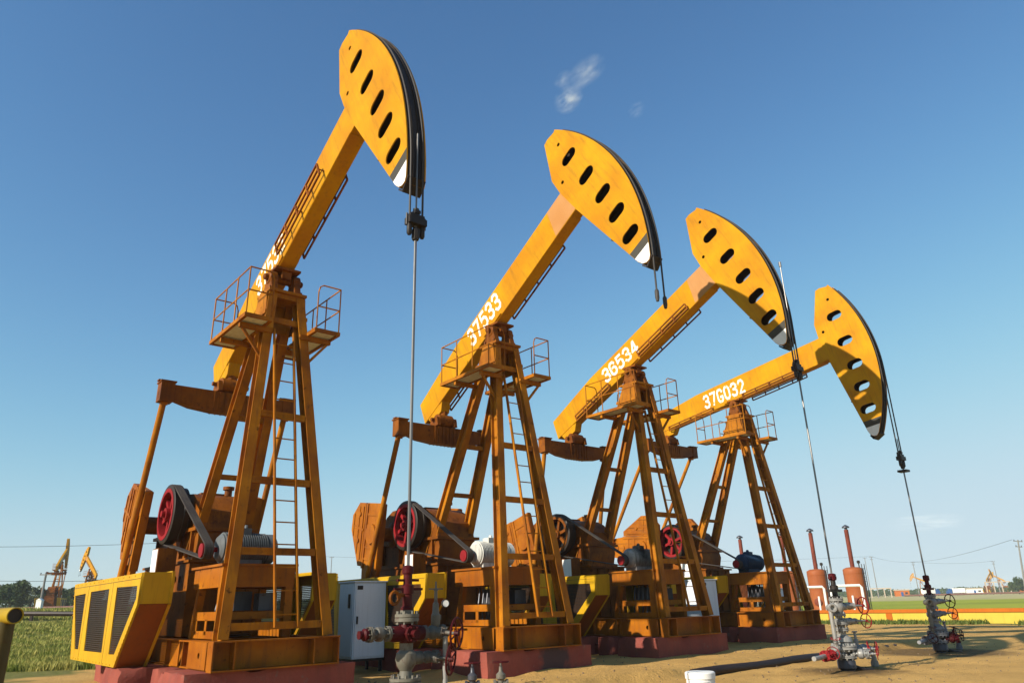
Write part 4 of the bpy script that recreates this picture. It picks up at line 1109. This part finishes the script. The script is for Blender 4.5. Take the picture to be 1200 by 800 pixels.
wire(PT['d'],PT['c'],.8,'overhead wire between the two poles right of the tanks')
wire(PT['c'],PT['b'],.8,'overhead wire between the pole by the trucks and the pole above the gantry')
wire(PT['c'],PT['a'],.9,'overhead wire from the pole by the trucks to the leaning pole')

# white box at the foot of the short pole
x, y = at(35,95); o = one('meter_box', M['white'], lambda m: (m.box(-.32,.32,-.25,.25,0,1.15), m.prism([(-.38,1.15),(.38,1.15),(0,1.4)],-.3,.3)), smooth=False); o.location = (x,y,ground_z(x,y)); tag(o, 'small white metal box at the foot of the short pale pole', 'box')

# ---------------------------------------------------------------- trees
def crown_mesh(key, w_, h_, n, mat, leaf):
    random.seed(hash(key) % 1000 if False else sum(map(ord,key)))
    cl = []
    for k in range(11):
        a = random.random()*2*PI; r = random.random()**.6*w_*.36
        cl.append((Vector((r*math.cos(a),r*math.sin(a),h_*(.32+.58*random.random()))), w_*(.14+.13*random.random())))
    v, f = [], []
    for _ in range(n):
        c, rr = random.choice(cl)
        d = Vector((random.gauss(0,1),random.gauss(0,1),random.gauss(0,1))).normalized()*rr*random.random()**.35
        p = c+Vector((d.x,d.y,d.z*.75)); s = leaf*(.6+.8*random.random())
        u = Vector((random.gauss(0,1),random.gauss(0,1),random.gauss(0,.7))).normalized(); t = u.cross(Vector((random.gauss(0,1),random.gauss(0,1),random.gauss(0,1)))).normalized()
        i = len(v); v += [p-u*s,p+t*s*.5,p+u*s,p-t*s*.5]; f.append((i,i+1,i+2,i+3))
    me = bpy.data.meshes.new(key); me.from_pydata(v, [], f); me.materials.append(mat)
    return me, cl
def make_tree(key, w_, h_, n, mat, leaf):
    me, cl = crown_mesh(key, w_, h_, n, mat, leaf)
    rt = empty('tree', (0,0,0)); link('crown', me, rt)
    def f(m):
        m.tube([(0,0,-.4),(.05,.02,h_*.25),(0,.05,h_*.55)], [w_*.035,w_*.028,w_*.015], 8)
        for c, r in cl[:7]: m.tube([(0,.02,h_*.22),c*.5+Vector((0,0,h_*.12)),c], [w_*.016,w_*.011,w_*.004], 5)
    one('trunk', M['bark'], f, rt); return rt
protos = [make_tree('crown_broad',6.5,6.0,2600,M['leaf_a'],.30), make_tree('crown_mid',5.0,6.6,2200,M['leaf_b'],.27), make_tree('crown_thin',4.6,5.6,1000,M['leaf_c'],.24)]
used = [False]*3
KN = ['dark dense','mid green','thin greyish']
PLc = {0:'at the left edge of the tree line',14:'second from the left edge',27:'behind the short pale pole'}
spots = [(0,128,0,1.05,'dark dense tree at the left edge of the left tree line'),(10,140,1,1.1,'mid green tree next to the dark tree at the left edge'),(24,134,2,1.0,'thin greyish tree left of the short pale pole'),
  (42,150,0,.98,'dark dense tree right behind the short pale pole'),(52,142,1,.85,'mid green tree left of the far pump jack at the left'),(66,160,0,1.0,'dark dense tree half hidden by the far pump jack at the left'),
  (78,150,1,.95,'mid green tree right of the far pump jack, beside the yellow crank guard'),(90,155,0,1.0,'dark dense tree peeping over the left end of the yellow crank guard'),
  (-14,136,2,1.1,'thin greyish tree cut by the left edge of the picture'),(1186,300,0,1.05,'round dark tree on the horizon left of the leaning utility pole'),(1179,310,1,.72,'low mid green tree at the left foot of the round dark tree'),(1200,330,1,.72,'mid green tree on the horizon at the right edge')]
for px, d, kd, sc, lab in spots:
    t = protos[kd] if not used[kd] else copy_tree(protos[kd]); used[kd] = True
    x, y = at(px, d); t.location = (x,y,ground_z(x,y)); sc *= .8 if px < 300 else 1; t.scale = (sc*(.9+.25*random.random()),sc,sc); t.rotation_euler.z = random.random()*6.28
    tag(t, lab, 'tree', 'trees on the plain')
# far wood along the horizon: one mass
def far_wood():
    random.seed(5); v, f = [], []
    for _ in range(26000):
        t = random.random(); px = -120+t*1450; d = 430+120*random.random()+(0 if px > 500 else -180)
        x, y = at(px, d); top = 3.3+1.5*noise.noise((px*.045,d*.02,0))+.9*noise.noise((px*.2,2,0))
        if px < 500: top *= .9
        z = ground_z(x,y)+top*random.random()**.7; s = .55+.5*random.random()
        u = Vector((random.gauss(0,1),random.gauss(0,1),random.gauss(0,1))).normalized(); w2 = u.cross(Vector((random.gauss(0,1),random.gauss(0,1),1))).normalized()
        p = Vector((x,y,z)); i = len(v); v += [p-u*s,p+w2*s*.6,p+u*s,p-w2*s*.6]; f.append((i,i+1,i+2,i+3))
    me = bpy.data.meshes.new('far_wood'); me.from_pydata(v, [], f); me.materials.append(M['leaf_a'])
    o = link('far_wood', me); tag(o, 'low dark green wood along the horizon', 'wood', kind='stuff')
far_wood()

# ---------------------------------------------------------------- grass
def blades(name, pts, hgt, mat, label):
    v, f = [], []
    for (x, y, sc) in pts:
        z = ground_z(x,y)-.02; h = hgt*sc*(.6+.7*random.random()); a = random.random()*2*PI; wd_ = .012+.012*random.random()*sc
        wd_ *= max(1, math.hypot(x,y)/26)
        b = Vector((math.cos(a),math.sin(a),0)); ln = Vector((math.cos(a+1.3),math.sin(a+1.3),0))*h*(.15+.4*random.random())
        p = Vector((x,y,z)); i = len(v)
        v += [p-b*wd_,p+b*wd_,p+b*wd_*.7+ln*.4+Vector((0,0,h*.6)),p-b*wd_*.7+ln*.4+Vector((0,0,h*.6)),p+ln+Vector((0,0,h))]
        f += [(i,i+1,i+2,i+3),(i+3,i+2,i+4)]
    me = bpy.data.meshes.new(name); me.from_pydata(v, [], f); me.materials.append(mat)
    o = link(name, me); tag(o, label, 'grass', kind='stuff'); return o
random.seed(11)
pts = []
while len(pts) < 42000:
    d = 21+48*random.random()**1.3; px = -40+200*random.random(); x, y = at(px, d)
    if -x*1.0+.12*y+2*noise.noise((x*.55,y*.55,0)) < 14.2+1.5*random.random()**3-.9: continue
    if noise.noise((x*.25,y*.25,9)) < -.45: continue
    pts.append((x,y,.55+.75*max(0,.5+noise.noise((x*.35,y*.35,4)))+.3*noise.noise((x*1.3,y*1.3,1))))
blades('tall_grass', pts, .20, M['grass'], 'rough green grass behind the yellow crank guard at the left')
pts = []
nv = Vector((wd.y,-wd.x)); nv = nv if nv.dot(P0) < 0 else -nv
while len(pts) < 9000:
    t = random.random()*wl; o_ = .2+abs(random.gauss(0,.7)); p = P0+wd*t+nv*o_
    if noise.noise((t*.35,0,2)) < -.25: continue
    pts.append((p.x,p.y,.5+.6*random.random()))
blades('weeds', pts, .22, M['weed'], 'strip of green weeds along the foot of the yellow wall')

# pebbles and clods on the dirt
random.seed(3)
def m_clod(m):
    for _ in range(2200):
        f_ = -1+9*random.random(); l_ = -10+26*random.random(); p = O2+FW*f_+LT*l_
        z = ground_z(p.x,p.y); r = .007+.026*random.random()**6
        c = Vector((p.x,p.y,z+r*.3)); a = random.random()*6
        m.hexa([c+Vector((math.cos(a+k*1.57)*r*(.7+.5*random.random()),math.sin(a+k*1.57)*r*(.7+.5*random.random()),-r)) for k in range(4)],
               [c+Vector((math.cos(a+k*1.57)*r*.6,math.sin(a+k*1.57)*r*.6,r*(.4+.4*random.random()))) for k in range(4)])
cl = nt_new('dirt_clods'); cl[2].inputs['Base Color'].default_value = (0.1612,0.1085,0.0589,1); cl[2].inputs['Roughness'].default_value = .95
o = one('dirt_clods', cl[0], m_clod, smooth=False); tag(o, 'small clods and pebbles scattered on the sandy ground', 'pebbles', kind='stuff')

# ---------------------------------------------------------------- small clouds (real volumes, high up)
def cloud(px, py, d, sx, sy, label, dens):
    a, b_ = px-600, py-400; x = math.cos(roll)*a-math.sin(roll)*b_; yv = math.sin(roll)*a+math.cos(roll)*b_
    f_ = 847.69; dirn = R0*x/f_+F-U0*yv/f_
    p = Vector((0,0,HC))+dirn*d
    m = bmesh.new(); bmesh.ops.create_icosphere(m, subdivisions=3, radius=1)
    me = bpy.data.meshes.new('cloud'); m.to_mesh(me); m.free()
    mt = bpy.data.materials.new('cloud_vapour'); mt.use_nodes = True; n = mt.node_tree; n.nodes.clear()
    out = n.nodes.new('ShaderNodeOutputMaterial'); pv = n.nodes.new('ShaderNodeVolumePrincipled'); n.links.new(pv.outputs[0], out.inputs['Volume'])
    tc = n.nodes.new('ShaderNodeTexCoord'); ln_ = n.nodes.new('ShaderNodeVectorMath'); ln_.operation = 'LENGTH'
    n.links.new(tc.outputs['Object'], ln_.inputs[0])
    fall = n.nodes.new('ShaderNodeMapRange'); fall.inputs[1].default_value = 1.0; fall.inputs[2].default_value = .15
    n.links.new(ln_.outputs['Value'], fall.inputs[0])
    mp = n.nodes.new('ShaderNodeMapping'); mp.inputs['Location'].default_value = (px*.1,py*.1,0); n.links.new(tc.outputs['Object'], mp.inputs[0])
    mp.inputs['Scale'].default_value = (.75,1.0,1.9); nn = ramp(n, noi(n, mp.outputs[0], 1.5, 6, .62), .45, .80)
    n.links.new(mul(n, mul(n, fall.outputs[0], nn), dens), pv.inputs['Density'])
    pv.inputs['Color'].default_value = (1,1,1,1); pv.inputs['Anisotropy'].default_value = -.3
    me.materials.append(mt); o = link('cloud', me); o.location = p
    s = d/f_
    o.scale = (sx*s, sx*s, sy*s); o.rotation_euler.y = -.5 if py < 300 else 0; tag(o, label, 'cloud', 'small clouds in the blue sky')
cloud(666,117,3000,20,14,'brightest small wisp of white cloud, lowest of the group right of the raised heads',.034)
cloud(688,85,3000,27,11,'faint upper wisp of white cloud above the brightest wisp',.020)
cloud(661,94,3000,14,10,'faint small wisp of white cloud left of the upper wisp',.016)
cloud(746,129,3000,12,10,'faintest speck of cloud, right of the bright wisp',.009)
cloud(1085,612,6000,46,11,'long faint low cloud above the horizon at the right',.0028)

# ---------------------------------------------------------------- thin air between here and the horizon
hz = bpy.data.materials.new('thin_haze'); hz.use_nodes = True; n = hz.node_tree; n.nodes.clear()
out = n.nodes.new('ShaderNodeOutputMaterial'); pv = n.nodes.new('ShaderNodeVolumePrincipled'); n.links.new(pv.outputs[0], out.inputs['Volume'])
pv.inputs['Density'].default_value = .0003; pv.inputs['Color'].default_value = (.86,.93,1,1); pv.inputs['Anisotropy'].default_value = 0
o = one('haze', hz, lambda m: m.box(-1500,1500,-60,1500,-1.6,22), smooth=False); tag(o, 'thin pale haze over the far fields', 'haze', kind='stuff')
